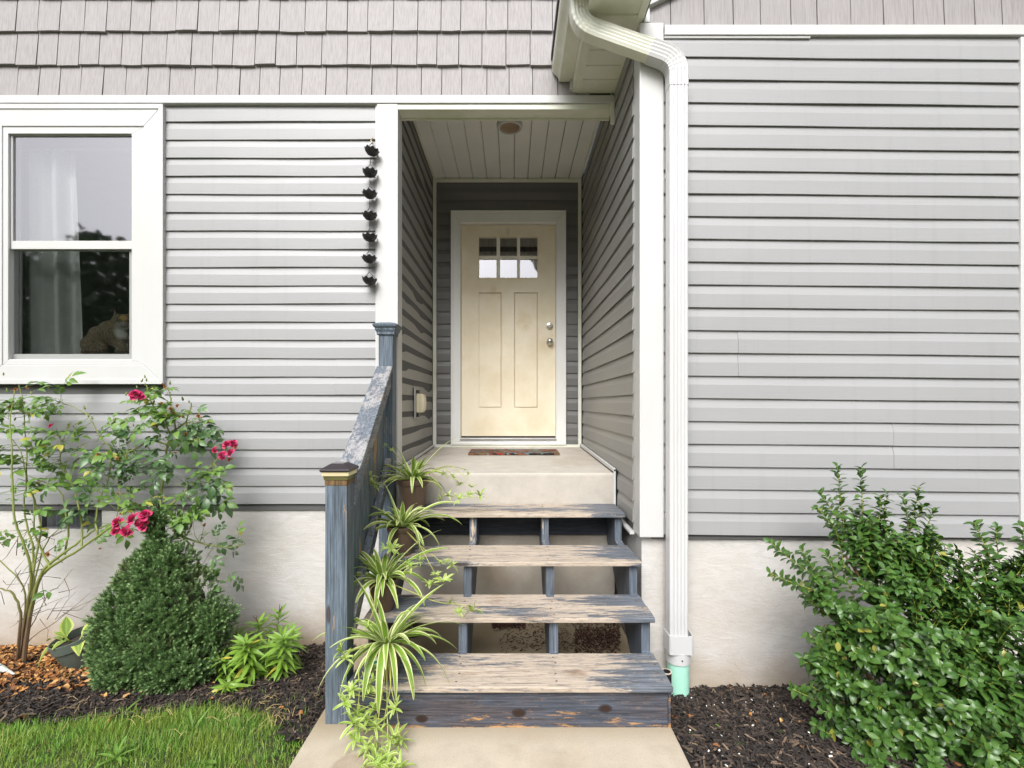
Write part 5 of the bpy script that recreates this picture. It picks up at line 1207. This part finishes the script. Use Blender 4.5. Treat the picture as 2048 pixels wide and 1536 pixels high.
# ------------------------------------------------------------------ dwarf spruce
q = W(318, 1372, 2.72); q.z = gz(q.x, q.y)
SPR = thing('spruce', 'dwarf conical spruce with a thin light green leader in the dark mulch', 'shrub', q)
lobes = [(322, 1280, 2.72, 108, 82, .30), (300, 1225, 2.73, 80, 76, .26), (345, 1210, 2.73, 76, 68, .25), (326, 1160, 2.74, 56, 60, .2), (425, 1245, 2.70, 36, 38, .13), (245, 1295, 2.70, 42, 52, .15), (320, 1118, 2.75, 27, 44, .10), (318, 1065, 2.76, 14, 44, .05), (316, 1030, 2.76, 5, 38, .02), (355, 1322, 2.62, 74, 44, .18), (270, 1325, 2.62, 56, 42, .18), (352, 1125, 2.74, 24, 28, .08), (288, 1152, 2.72, 36, 38, .13), (225, 1262, 2.74, 22, 30, .1), (440, 1225, 2.71, 22, 20, .08)]
def needle_shoot(seed):
    rr = random.Random(seed); a = Acc(); L = .026
    for i in range(26):
        t = i / 26; az = i * 2.4; el = .35 + .9 * t; dr = Vector((math.cos(az) * math.cos(el), math.sin(az) * math.cos(el), math.sin(el))); b = Vector((0, 0, L * t)); side = dr.cross(Vector((.3, .2, 1))).normalized() * .0012; e = b + dr * (.0135 - .004 * t)
        a.add([b - side, b + side, e + side * .5, e - side * .5], [(0, 1, 2, 3)], [(0, t), (1, t), (1, t), (0, t)])
    return np.concatenate(a.V), a.F, np.concatenate(a.U)
t = T('spruce_needle'); r_ = t.rnd(); u = t.sep(t.node("TexCoord").outputs['UV']); 
c_ = t.mix(t.noise(t.co(), 9, 3), (.055, .120, .034), (.105, .195, .052)); c_ = t.mix(t.math('MULTIPLY', t.ramp(t.noise(t.co(), 5.5, 4), [(.60, 0.), (.70, 1.)]), .5), c_, (.15, .115, .045)); c_ = t.mix(t.ramp(u[1], [(.72, 0.), (.95, 1.)]), c_, (.27, .40, .16)); t.col(c_); t.rough(.5); MAT['spruce'] = t.mat
Ms = []; inner = Acc()
tot = sum(l[3] * l[4] for l in lobes)
for px, py, d, rx, ry, rz in lobes:
    cen = W(px, py, d); sx, sz, sy = rx * d / 1000, ry * d / 1000, rz * .8
    n = int(7600 * (rx * ry) ** .9 / sum((l[3] * l[4]) ** .9 for l in lobes))
    ph = [U(0, 6.28) for _ in range(6)]
    for i in range(n):
        nrm = rv(1).normalized()
        if nrm.y > .55: nrm.y *= -1
        lump = 1 + .11 * math.sin(7 * nrm.x + ph[0]) * math.sin(6 * nrm.z + ph[1]) + .09 * math.sin(13 * nrm.x + ph[2]) * math.sin(12 * nrm.z + ph[3]) * math.sin(9 * nrm.y + ph[4])
        rad = lump * (1.02 - U(0, .26) * U(0, 1)) * (U(1.03, 1.16) if U(0, 1) < .035 else 1); p = cen + Vector((nrm.x * sx, nrm.y * sy, nrm.z * sz)) * rad
        if p.z < gz(p.x, p.y) + .02: continue
        dr = (Vector((nrm.x / sx, nrm.y / sy, nrm.z / sz)).normalized() + Vector((0, 0, .55)) + rv(.34)).normalized()
        m = frame(dr, (.1, .2, 1), U(0, 6)); m = m @ Matrix(((1, 0, 0, 0), (0, 0, 1, 0), (0, -1, 0, 0), (0, 0, 0, 1))); s = U(1.0, 1.55); m = Matrix.Translation(p) @ m.to_3x3().to_4x4() @ Matrix.Scale(s, 4); Ms.append(m)
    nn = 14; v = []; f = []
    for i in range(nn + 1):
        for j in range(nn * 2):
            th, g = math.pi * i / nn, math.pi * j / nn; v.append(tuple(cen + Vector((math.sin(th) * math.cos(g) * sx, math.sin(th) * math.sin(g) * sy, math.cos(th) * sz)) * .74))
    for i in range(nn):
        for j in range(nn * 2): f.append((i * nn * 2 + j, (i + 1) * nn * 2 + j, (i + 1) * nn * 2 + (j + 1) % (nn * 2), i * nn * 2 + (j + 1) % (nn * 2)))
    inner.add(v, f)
a = Acc(); sh = [needle_shoot(i) for i in range(3)]
for i in range(3): many(a, sh[i], Ms[i::3])
a.build('crown', MAT['spruce'], SPR)['kind'] = 'stuff'
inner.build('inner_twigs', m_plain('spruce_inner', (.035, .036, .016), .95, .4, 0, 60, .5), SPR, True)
a = Acc(); a.tube([q - Vector((0, 0, .05)), W(320, 1250, 2.74), W(317, 1100, 2.76), W(316, 1000, 2.76)], [.02, .017, .008, .003], 8); a.build('trunk', m_plain('spruce_bark', (.14, .09, .05), .9), SPR, True)

# ------------------------------------------------------------------ lilies
ML_lily = m_leaf('lily_leaf', (.165, .325, .035), (.25, .42, .055), .42, .25, vein=(.30, .42, .08), old=(.46, .42, .06), oldat=.98)
LT = [tpl_mesh('leaf', leaf_tpl(.092, .021, 5, .3, c_, .35), ML_lily) for c_ in (.15, .45, .7)]
M_lstem = m_plain('lily_stem', (.16, .24, .05), .6, .2)
for label, base, bd, tip, td, n, s in (
    ('tallest lily, with bare brown tips, nearest the wall', (545, 1330), 2.90, (558, 1225), 2.94, 46, 1.0),
    ('bushy lily stem nearest the blue-grey post', (562, 1368), 2.70, (566, 1275), 2.62, 62, 1.06),
    ('lily stem beside the spruce with a thin dark tip', (515, 1350), 2.80, (516, 1245), 2.82, 56, 1.0),
    ('broad lily stem in the middle of the clump leaning to the spruce', (505, 1375), 2.66, (490, 1285), 2.60, 66, 1.12),
    ('low lily in front of the clump with yellowed tips', (478, 1402), 2.52, (448, 1372), 2.44, 30, .85),
    ('lily stem between the broad stem and the blue-grey post, half hidden', (535, 1372), 2.74, (536, 1292), 2.70, 48, .95),
    ('lily stem hugging the right side of the spruce, leaning left', (462, 1372), 2.68, (440, 1318), 2.62, 44, .9),
    ('slim lily behind the bushy stem by the post', (580, 1345), 2.86, (586, 1262), 2.86, 44, .9),
    ('short pale lily stem tucked against the spruce', (480, 1345), 2.82, (470, 1262), 2.82, 44, .85)):
    p0 = W(*base, bd); p0.z = gz(p0.x, p0.y); p2 = W(*tip, td); rt_ = thing('lily', label, 'lily', p0, 'lilies between the spruce and the stairs')
    cv = bez(p0, p0.lerp(p2, .5) + Vector((0, .02, .03)), p2, 10); a = Acc(); a.tube(cv, [.005 - .0035 * i / 10 for i in range(11)], 6); a.build('stem', M_lstem, rt_, True)
    for i in range(n):
        t_ = .06 + .94 * (i / n) ** .85; k = min(9, int(t_ * 10)); p = cv[k].lerp(cv[k + 1], t_ * 10 - k) if k < 10 else cv[10]; ax_ = (cv[min(10, k + 1)] - cv[k]).normalized()
        az = i * 2.39996; rad = Vector((math.cos(az), math.sin(az), 0)); dr = (rad + ax_ * (-.15 + .95 * t_ ** 2) + rv(.12)).normalized()
        inst('leaf', LT[int(U(0, 2.99)) if t_ < .8 else 0], frame(dr, ax_, U(-.3, .3), p, s * U(.85, 1.12) * (1.05 - .45 * max(0, t_ - .6))), rt_)
    if 'brown' in label or 'dark' in label:
        for g in ((0, 0) if 'dark' in label else (0, 1, 2, 3)):
            a = Acc(); dr = Vector((U(-.6, .6), U(-.3, .3), 1)).normalized(); a.tube([p2, p2 + dr * .025, p2 + dr * .05], [.0025, .0022, .0012], 5); a.build('spent_tip', m_plain('brown_tip', (.12, .06, .03), .8), rt_, True)

# ------------------------------------------------------------------ holly-like evergreen shrub on the right
q = Vector((WX(1850, 2.08), D(2.08), 0)); q.z = gz(q.x, q.y)
HOL = thing('evergreen_shrub', 'large glossy dark green shrub beside the stuccoed foundation at the corner of the frame' if False else 'large glossy dark green evergreen shrub growing against the right wall', 'shrub', q)
ML_hol = m_leaf('glossy_leaf', (.040, .105, .020), (.098, .200, .036), .30, .08, vein=(.09, .16, .045), old=(.26, .27, .05), spec=.42, oldat=.986)
M_hstem = m_plain('shrub_stem', (.38, .42, .07), .5, .2)
M_hwood = m_plain('shrub_wood', (.20, .105, .05), .8, .2)
hblobs = [(1860, 1400, 2.08, 225, 150, .38, 150), (1800, 1260, 2.14, 170, 110, .32, 90), (1785, 1150, 2.22, 110, 85, .22, 55), (1735, 1075, 2.28, 62, 60, .14, 22), (1835, 1085, 2.27, 48, 60, .12, 16), (1655, 1190, 2.2, 60, 48, .12, 18), (1985, 1155, 2.14, 62, 66, .15, 26), (2060, 1330, 1.98, 150, 180, .32, 70), (1900, 1560, 1.92, 270, 130, .36, 130), (1690, 1400, 2.12, 85, 110, .2, 30), (1720, 1500, 2.0, 85, 90, .2, 26), (2080, 1180, 2.05, 60, 90, .15, 18), (1940, 1250, 2.08, 75, 75, .22, 34), (2030, 1250, 2.02, 70, 70, .2, 26), (1890, 1160, 2.2, 60, 60, .16, 14), (1650, 1330, 2.15, 50, 70, .14, 20), (1690, 1270, 2.17, 60, 60, .16, 20)]
HOLK = 2.0
shoots = []
trunk = Vector((q.x, q.y + .05, q.z))
for px, py, d, rx, ry, rz, n in hblobs:
    cen = W(px, py, d)
    for i in range(int(n * HOLK)):
        nr = rv(1).normalized()
        if nr.y > .35: nr.y *= -1
        if nr.z < -.45: nr.z *= -1
        p1 = cen + Vector((nr.x * rx * d / 1000, nr.y * rz, nr.z * ry * d / 1000)) * U(.62, 1.0)
        if p1.y > D(2.62): p1.y = D(2.62) - U(0, .06)
        if p1.z < gz(p1.x, p1.y) + .02: continue
        if mnoise.noise(p1 * 7.5) + .35 * mnoise.noise(p1 * 17) < -.20: continue      # leave open gaps between the sprays
        ax_ = (Vector((nr.x, nr.y, nr.z * .7 + .45)) + (p1 - trunk).normalized() * .5 + rv(.22)).normalized(); L = U(.09, .15)
        shoots.append((p1 - ax_ * L, p1, int(L / .0072)))
for (ax0, ay0), (bx, by), d in (((1692, 1090), (1674, 932), 2.26), ((1728, 1090), (1722, 934), 2.27), ((1815, 1080), (1838, 972), 2.24), ((1818, 1080), (1806, 988), 2.25), ((1985, 1130), (1948, 1044), 2.12), ((2000, 1130), (1992, 1053), 2.13), ((2050, 1130), (2046, 1048), 2.08), ((1700, 1080), (1640, 982), 2.27), ((1690, 1090), (1634, 1014), 2.26),
                           ((1750, 1080), (1776, 984), 2.27), ((1660, 1170), (1540, 1084), 2.18), ((1660, 1180), (1602, 1098), 2.19), ((1670, 1190), (1540, 1146), 2.17), ((1860, 1130), (1880, 1085), 2.2), ((1880, 1150), (1915, 1100), 2.2), ((1820, 1060), (1850, 1010), 2.25), ((1700, 1300), (1612, 1272), 2.15), ((1700, 1350), (1612, 1325), 2.13), ((1690, 1420), (1585, 1378), 2.12), ((1680, 1180), (1650, 1105), 2.2), ((1900, 1180), (1920, 1118), 2.18), ((1850, 1060), (1868, 1018), 2.25), ((1690, 1140), (1668, 1048), 2.25), ((1755, 1060), (1760, 990), 2.26)):
    p0, p1 = W(ax0, ay0, d), W(bx, by, d - .02); shoots.append((p0, p1, int((p1 - p0).length / .0068)))
lt = [leaf_tpl(.041, .0235, 5, .32, c_, .50, ex=2.5) for c_ in (.05, .35, .6)]
LM = []; st = Acc()
for p0, p1, n in shoots:
    ax_ = (p1 - p0).normalized(); mid = p0.lerp(p1, .5) + rv(.008); cv = bez(p0, mid, p1, 5); st.tube(cv, [.0024, .0022, .002, .0017, .0014, .001], 5)
    for i in range(n):
        t_ = (i + .5) / n; p = cv[min(4, int(t_ * 5))].lerp(cv[min(5, int(t_ * 5) + 1)], t_ * 5 - int(t_ * 5)); az = i * 2.39996 + U(-.2, .2)
        e1 = ax_.cross(Vector((.2, .3, 1))).normalized(); e2 = ax_.cross(e1); rad = e1 * math.cos(az) + e2 * math.sin(az)
        lift = .35 + .75 * t_ ** 2; dr = (rad + ax_ * lift + rv(.10)).normalized()
        LM.append((frame(dr, ax_ + Vector((0, 0, .3)), U(-.25, .25), p, U(.75, 1.12) * (.72 + .28 * min(1, 2.2 * (1 - t_) + .4))), p))
st.build('green_stems', M_hstem, HOL, True)['kind'] = 'stuff'
def score(mp):
    m, p = mp; d_ = p.y / KD; px, py = 1024 + p.x / d_ * 1000, 807 + (CH - p.z) / d_ * 1000
    nz = abs(Vector((m[0][2], m[1][2], m[2][2])).normalized().dot((p - Vector((0, 0, CH))).normalized()))
    return -1 if not (0 < px < 2048 and 0 < py < 1536) else nz / (p - Vector((0, 0, CH))).length ** 3
LM.sort(key=score, reverse=True)
lme = [tpl_mesh('leaf', q_, ML_hol) for q_ in lt]
for i, (m, p) in enumerate(LM[:300]): inst('leaf', lme[i % 3], m, HOL)
a = Acc()
for i in range(3): many(a, lt[i], [m for m, p in LM[300 + i::3]])
a.build('leaves', ML_hol, HOL, True)['kind'] = 'stuff'
for tx, ty, td in ((1690, 1110, 2.25), (1760, 1180, 2.2), (1835, 1100, 2.25), (1985, 1200, 2.12), (2000, 1300, 2.0), (1650, 1250, 2.17), (1900, 1450, 1.9), (1750, 1400, 2.0)):
    e = W(tx, ty, td); a = Acc(); a.tube(bez(q + Vector((U(-.08, .08), U(-.05, .05), -.03)), q.lerp(e, .55) + rv(.03) + Vector((0, 0, .05)), e, 9), [.010 - .0006 * i for i in range(10)], 7); a.build('branch', M_hwood, HOL, True)

# ------------------------------------------------------------------ ground cover: mulch chips, fallen leaves, grass, seedlings
def chip_tpl():
    v = [(x, y, z) for z in (-.5, .5) for y in (-.5, .5) for x in (-.5, .5)]; v = np.array(v); v[4:, :2] *= .8; v[[1, 5], 1] += .18; v[[2, 6], 1] -= .2
    return v, [(0, 2, 3, 1), (4, 5, 7, 6), (0, 1, 5, 4), (2, 6, 7, 3), (0, 4, 6, 2), (1, 3, 7, 5)], np.zeros((8, 2))
CT = chip_tpl()
def chips(n, x0, x1, d0, d1, ok, lmin=.018, lmax=.055, near=0):
    Ms = []
    while len(Ms) < n:
        x = U(x0, x1); d = d0 + (d1 - d0) * U(0, 1) ** (1 + near)
        if not ok(x, d): continue
        y = D(d); L = U(lmin, lmax); w = U(.004, .013); th = U(.002, .006)
        m = Matrix.Translation((x, y, gz(x, y) + .014 + U(0, .016))) @ Matrix.Rotation(U(0, 6.28), 4, 'Z') @ Matrix.Rotation(float(RNG.normal(0, .28)), 4, 'Y') @ Matrix.Rotation(float(RNG.normal(0, .4)), 4, 'X') @ Matrix.Diagonal((L, w, th, 1)); Ms.append(m)
    return Ms
t = T('dark_mulch_chip'); r_ = t.rnd(); c_ = t.ramp(r_, [(0., (.010, .0075, .0065)), (.5, (.026, .018, .014)), (.8, (.05, .034, .026)), (.93, (.10, .07, .05)), (1., (.20, .14, .09))]); t.col(c_); t.rough(.75); t.bump(t.noise(t.co((40, 40, 40)), 6, 3), .5, .003); MAT['chip'] = t.mat
okL = lambda x, d: d > lawn_edge(x) - .03 and not (x > -.82)
okR = lambda x, d: x > .665
a = Acc(); many(a, CT, chips(15000, -3.6, -.82, 1.98, 3.26, okL)); stuff(a.build('mulch', MAT['chip']), 'dark brown wood mulch in the bed left of the stairs', 'mulch')
a = Acc(); many(a, CT, chips(12000, .665, 2.5, 1.45, 2.64, okR)); stuff(a.build('mulch', MAT['chip']), 'dark brown wood mulch in the bed right of the stairs', 'mulch')
# tan fallen leaves and bark on the left bed
def dry_tpl(seed):
    rr = random.Random(seed); n = 8; v = [(0, 0, 0)]; 
    for i in range(n):
        g = 2 * math.pi * i / n; r = rr.uniform(.28, .55); v.append((r * math.cos(g) * .55, r * math.sin(g), .12 * math.sin(2 * g + seed) + rr.uniform(-.05, .12)))
    return np.array(v), [(0, i + 1, (i + 1) % n + 1) for i in range(n)], np.zeros((n + 1, 2))
t = T('tan_fallen_leaf'); r_ = t.rnd(); t.col(t.ramp(r_, [(0., (.07, .026, .010)), (.35, (.24, .092, .024)), (.7, (.40, .175, .042)), (1., (.54, .33, .13))])); t.rough(.8); MAT['dry'] = t.mat
def dry(n, fn, s0=.022, s1=.055):
    Ms = []
    while len(Ms) < n:
        x, d = fn()
        if d > 3.25: continue
        y = D(d); s = U(s0, s1); Ms.append(Matrix.Translation((x, y, gz(x, y) + .028 + U(0, .012))) @ Matrix.Rotation(U(0, 6.28), 4, 'Z') @ Matrix.Rotation(float(RNG.normal(0, .35)), 4, 'X') @ Matrix.Rotation(float(RNG.normal(0, .35)), 4, 'Y') @ Matrix.Scale(s, 4))
    return Ms
a = Acc()
def f1():
    while True:
        px, py = U(-60, 300), U(1285, 1440)
        d = 1.56 / ((py - 807) / 1000)
        if U(0, 1) < (1 if py < 1390 - .12 * max(0, px - 100) else .22) and d > 2.25: return WX(px, d), d
def f2():
    x = U(-3.4, -.85); return x, U(lawn_edge(x) - .1, 3.0)
def f3(): return U(.72, 2.0), U(1.6, 2.6)
m1 = dry(1500, f1); m2 = dry(40, f2, .02, .05); m3 = dry(26, f3, .015, .035)
for i in range(4): many(a, dry_tpl(i), (m1 + m2 + m3)[i::4])
stuff(a.build('fallen_leaves', MAT['dry']), 'tan dry leaves scattered over the mulch under the rose', 'fallen leaves')
# pale perlite and splinters on the right bed
a = Acc(); Ms = []
for i in range(80):
    x, d = U(.72, 2.0), U(1.75, 2.6); y = D(d); s = U(.003, .007); Ms.append(Matrix.Translation((x, y, gz(x, y) + .03)) @ Matrix.Rotation(U(0, 6), 4, 'Z') @ Matrix.Rotation(U(0, 3), 4, 'X') @ Matrix.Diagonal((s * U(.8, 2.2), s, s * .8, 1)))
many(a, CT, Ms); stuff(a.build('perlite', m_plain('perlite_white', (.72, .70, .66), .8)), 'white perlite specks on the mulch right of the stairs', 'perlite')
# leaf debris on the concrete under the stairs
Ms = []
for i in range(2600):
    px, py = (U(1150, 1240), float(RNG.normal(1275, 18))) if i % 3 else (U(1000, 1240), U(1246, 1305))
    if i % 4 == 0: px, py = U(985, 1050), float(RNG.normal(1250, 5))
    d = 1.313 / ((py - 807) / 1000)
    if not (2.3 < d < 3.1): continue
    Ms.append(Matrix.Translation((WX(px, d), D(d), .004 + U(0, .008))) @ Matrix.Rotation(U(0, 6.28), 4, 'Z') @ Matrix.Rotation(float(RNG.normal(0, .3)), 4, 'Y') @ Matrix.Diagonal((U(.006, .022), U(.002, .005), .0015, 1)))
a = Acc(); many(a, CT, Ms); stuff(a.build('leaf_debris', m_plain('red_brown_debris', (.055, .022, .014), .9, .5, 0, 30)), 'red-brown leaf debris on the concrete under the stairs', 'debris')
# grass
def blade():
    v = [(-.5, 0, 0), (.5, 0, 0), (-.42, .12, .5), (.42, .12, .5), (0, .42, 1)]; return np.array(v), [(0, 1, 3, 2), (2, 3, 4)], np.array([(0, 0), (1, 0), (0, .5), (1, .5), (.5, 1)])
t = T('grass_blade'); r_ = t.rnd(); big = t.noise(t.co(), 5, 4)
c_ = t.ramp(r_, [(0., (.10, .235, .030)), (.5, (.18, .36, .050)), (.82, (.27, .46, .08)), (.94, (.34, .36, .09)), (1., (.48, .37, .15))]); c_ = t.mix(t.math('MULTIPLY', t.ramp(big, [(.44, 0.), (.62, 1.)]), .6), c_, (.27, .34, .05)); t.col(c_); t.rough(.5)
tr = t.node("BsdfTranslucent", {'Color': c_}); mx = t.node("MixShader", {0: .3, 1: t.b.outputs[0], 2: tr.outputs[0]}); t.nt.links.new(mx.outputs[0], t.out.inputs[0]); MAT['grass'] = t.mat
Ms = []
def gb_(x, d, h, w):
    y = D(d); Ms.append(Matrix.Translation((x, y, gz(x, y) - .004)) @ Matrix.Rotation(U(0, 6.28), 4, 'Z') @ Matrix.Rotation(float(RNG.normal(.1, .65)), 4, 'X') @ Matrix.Diagonal((w, h, h, 1)))
while len(Ms) < 46000:
    x = U(-3.4, -.80); d = U(1.45, 2.45); e = lawn_edge(x)
    over = d - e
    if over > 0 and U(0, 1) > math.exp(-over / .03) * .5: continue
    if x > -1.0 and U(0, 1) < .45: continue
    tall = .5 + .5 * math.sin(3.7 * x + 1) * math.sin(8 * d + 2 * x)
    gb_(x, d, U(.016, .050) * (.55 + .85 * tall), U(.0018, .0036))
for i in range(9000): 
    x = U(-7, 7); d = U(-6, 1.45)
    if -.82 < x < .66: continue
    gb_(x, d, U(.03, .06), U(.003, .006))
for i in range(260): # stray blades in the mulch edge and along the path
    x = U(-1.3, -.84); gb_(x, U(2.0, 2.45), U(.03, .07), U(.0016, .003))
a = Acc(); many(a, blade(), Ms); stuff(a.build('grass', MAT['grass'], None, True), 'short green lawn grass left of the concrete path', 'grass')
# straw lying on the lawn edge
a = Acc()
for i in range(60):
    px, py = (U(440, 600), U(1405, 1500)) if i % 3 else (U(60, 600), U(1400, 1520)); d = 1.42 / ((py - 807) / 1000); p = Vector((WX(px, d), D(d), 0)); 
    if p.x > -.83: continue
    p.z = gz(p.x, p.y) + .03; g = U(0, 6.28); L = U(.025, .075); e = p + Vector((math.cos(g) * L, math.sin(g) * L, U(-.005, .02))); a.tube([p, p.lerp(e, .5) + Vector((0, 0, .012)), e], [.0010, .0009, .0005], 4)
stuff(a.build('straw', m_plain('dry_straw', (.50, .38, .17), .8, .2)), 'dry straw stalks at the lawn edge by the path', 'straw')
# broad weed blades in the lawn and small seedlings in the right bed
ML_weed = m_leaf('weed_leaf', (.14, .27, .04), (.22, .38, .07), .45, .3)
def weed(label, px, py, zz, n, L, wd, el0, el1, name='weed', cat='weed', grp=None):
    d = (CH - zz) / ((py - 807) / 1000); p = Vector((WX(px, d), D(d), 0)); p.z = gz(p.x, p.y) + .008
    rt_ = thing(name, label, cat, p, grp)
    for i in range(n):
        az = i * 2.4 + U(-.3, .3); a = Acc(); a.add(*strap(p, az, U(el0, el1), L * U(.7, 1.1), U(.5, 1.5), wd, 6)); a.build('leaf', ML_weed, rt_, True)
weed('broad bladed grass weed in the lawn at the bottom edge', 232, 1526, -.04, 9, .085, .010, .2, 1.2)
weed('grass weed standing up in the lawn below the spruce', 385, 1470, -.06, 5, .11, .007, .8, 1.4)
weed('round leaved weed in the lawn nearest the path', 415, 1532, -.04, 6, .035, .016, .3, 1.0)
weed('grass weed at the lawn edge under the mulch, left of the spruce', 243, 1440, -.1, 6, .09, .008, .6, 1.4)
for i, (px, py, lab) in enumerate(((1440, 1385, 'seedling with the largest leaf, nearest the stuccoed wall'), (1412, 1398, 'feathery seedling beside the green pipe'), (1452, 1410, 'seedling just below the big leaf seedling'), (1465, 1420, 'pale two leaved seedling in the middle of the bed'), (1507, 1422, 'tiny round seedling left of the shrub'), (1465, 1436, 'small seedling with narrow leaves in the dark mulch'),
                                   (1447, 1477, 'long leaved seedling near the path edge'), (1380, 1492, 'flat green leaf lying closest to the path'), (1555, 1438, 'single upright leaf close to the shrub'), (1478, 1523, 'broad pale leaf at the bottom of the mulch'), (1556, 1488, 'upright oblong leaf below the shrub'))):
    weed(lab, px, py, -.12, (1, 5, 3, 3, 2, 3, 4, 2, 1, 1, 1)[i], (.055, .03, .028, .025, .018, .02, .04, .035, .04, .05, .05)[i], (.02, .006, .01, .009, .009, .006, .010, .012, .012, .022, .02)[i], .1, .8, 'seedling', 'seedling', 'seedlings in the right mulch bed')
# pale pointed stake at the left edge
p = W(32, 1348, 2.72); p.z = gz(p.x, p.y) + .035; b = p + Vector((-.19, .03, .05))
GS = thing('garden_stake', 'pale grey pointed stake poking in from the left under the rose', 'garden stake', p)
a = Acc(); a.tube([p, p.lerp(b, .5), p.lerp(b, .52)], [.003, .017, .018], 12); a.build('stake_tip', m_plain('pale_grey_plastic', (.52, .54, .50), .4), GS, True)
a = Acc(); a.tube([p.lerp(b, .521), p.lerp(b, .545)], [.0185, .0185], 12); a.build('stake_band', MAT['black'], GS, True)
a = Acc(); a.tube([p.lerp(b, .546), b], [.018, .022], 12); a.build('stake_body', m_plain('grey_plastic', (.42, .44, .41), .4), GS, True)

# ------------------------------------------------------------------ trees across the lawn (seen mirrored in the panes)
t = T('tree_leaf'); r_ = t.rnd(); t.col(t.mix(r_, (.025, .055, .014), (.07, .13, .03))); t.rough(.6); MAT['tree'] = t.mat
bark = m_plain('tree_bark', (.08, .06, .045), .95, .3, 0, 6, .5)
def tree_meshes(seed):
    rr = np.random.default_rng(seed); a = Acc(); Ms = []
    for b in range(16):
        c_ = np.array([rr.normal(0, 1.5), rr.normal(0, 1.3), rr.uniform(1.2, 6.4)]); r = rr.uniform(.9, 1.9) * (1.1 - .07 * c_[2])
        for i in range(210):
            n_ = rr.normal(0, 1, 3); n_ /= np.linalg.norm(n_); p = c_ + n_ * r * rr.uniform(.6, 1.05)
            Ms.append(frame(rr.normal(0, 1, 3), (0, 0, 1), rr.uniform(0, 6), p, rr.uniform(.8, 1.5)))
    lf = (np.array([(-.11, 0, 0), (.11, 0, 0), (.14, .18, .03), (0, .34, 0), (-.14, .18, .03)]), [(0, 1, 2, 3, 4)], np.zeros((5, 2)))
    many(a, lf, Ms); cm_ = a.mesh('crown', MAT['tree']); a = Acc(); a.tube([(0, 0, -.3), (.1, 0, 1.5), (.05, .1, 3.5), (0, 0, 5.5)], [.24, .19, .13, .05], 9)
    for g in range(6): a.tube([(.05, .05, 1.6 + .5 * g), (1.1 * math.cos(g * 2.4), 1.1 * math.sin(g * 2.4), 2.4 + .6 * g)], [.09, .03], 6)
    return cm_, a.mesh('trunk', bark, True)
tm = [tree_meshes(i) for i in range(3)]
for i, (x, y, s, lab) in enumerate(((-20, -17, .95, 'bushy tree at the far left end of the tree row'), (-15.5, -18, 1.02, 'rounded tree second in the row across the lawn'), (-11, -16.5, .86, 'lower tree third in the row across the lawn'), (-6.8, -19, .78, 'small tree just left of the gap in the row'), (3.8, -17, .62, 'smallest tree right of the gap in the row'), (8, -18, .9, 'spreading tree behind the smallest tree'), (13, -17, 1.0, 'tallest tree at the right of the row'), (18.5, -18, .92, 'last tree at the far right of the row'))):
    rt_ = thing('leafy_tree', lab + ', reflected in the glass', 'tree', (x, y, -.06), 'trees across the lawn')
    m = Matrix.Translation((x, y, -.06)) @ Matrix.Rotation(i * 1.3, 4, 'Z') @ Matrix.Scale(s, 4)
    for me in tm[i % 3]: inst(me.name.split('.')[0], me, m, rt_)

# the wood beyond them reads as one mass
a = Acc(); Ms = []; tr_ = np.random.default_rng(77)
for b in range(330):
    x = tr_.uniform(-62, 62); gap = abs(x - .5) < 5.5
    c_ = np.array([x, tr_.uniform(-34, -27), tr_.uniform(1.0, 4.6 if gap else (12.8 if x < 0 else 10.5))]); r = tr_.uniform(1.6, 2.8)
    for i in range(170):
        n_ = tr_.normal(0, 1, 3); n_ /= np.linalg.norm(n_); p = c_ + n_ * r * tr_.uniform(.6, 1.05)
        Ms.append(frame(tr_.normal(0, 1, 3), (0, 0, 1), tr_.uniform(0, 6), p, tr_.uniform(1.2, 2.1)))
many(a, (np.array([(-.11, 0, 0), (.11, 0, 0), (.14, .18, .03), (0, .34, 0), (-.14, .18, .03)]), [(0, 1, 2, 3, 4)], np.zeros((5, 2))), Ms)
stuff(a.build('woodland', MAT['tree']), 'dense wood far across the lawn, mirrored in the window', 'woodland')
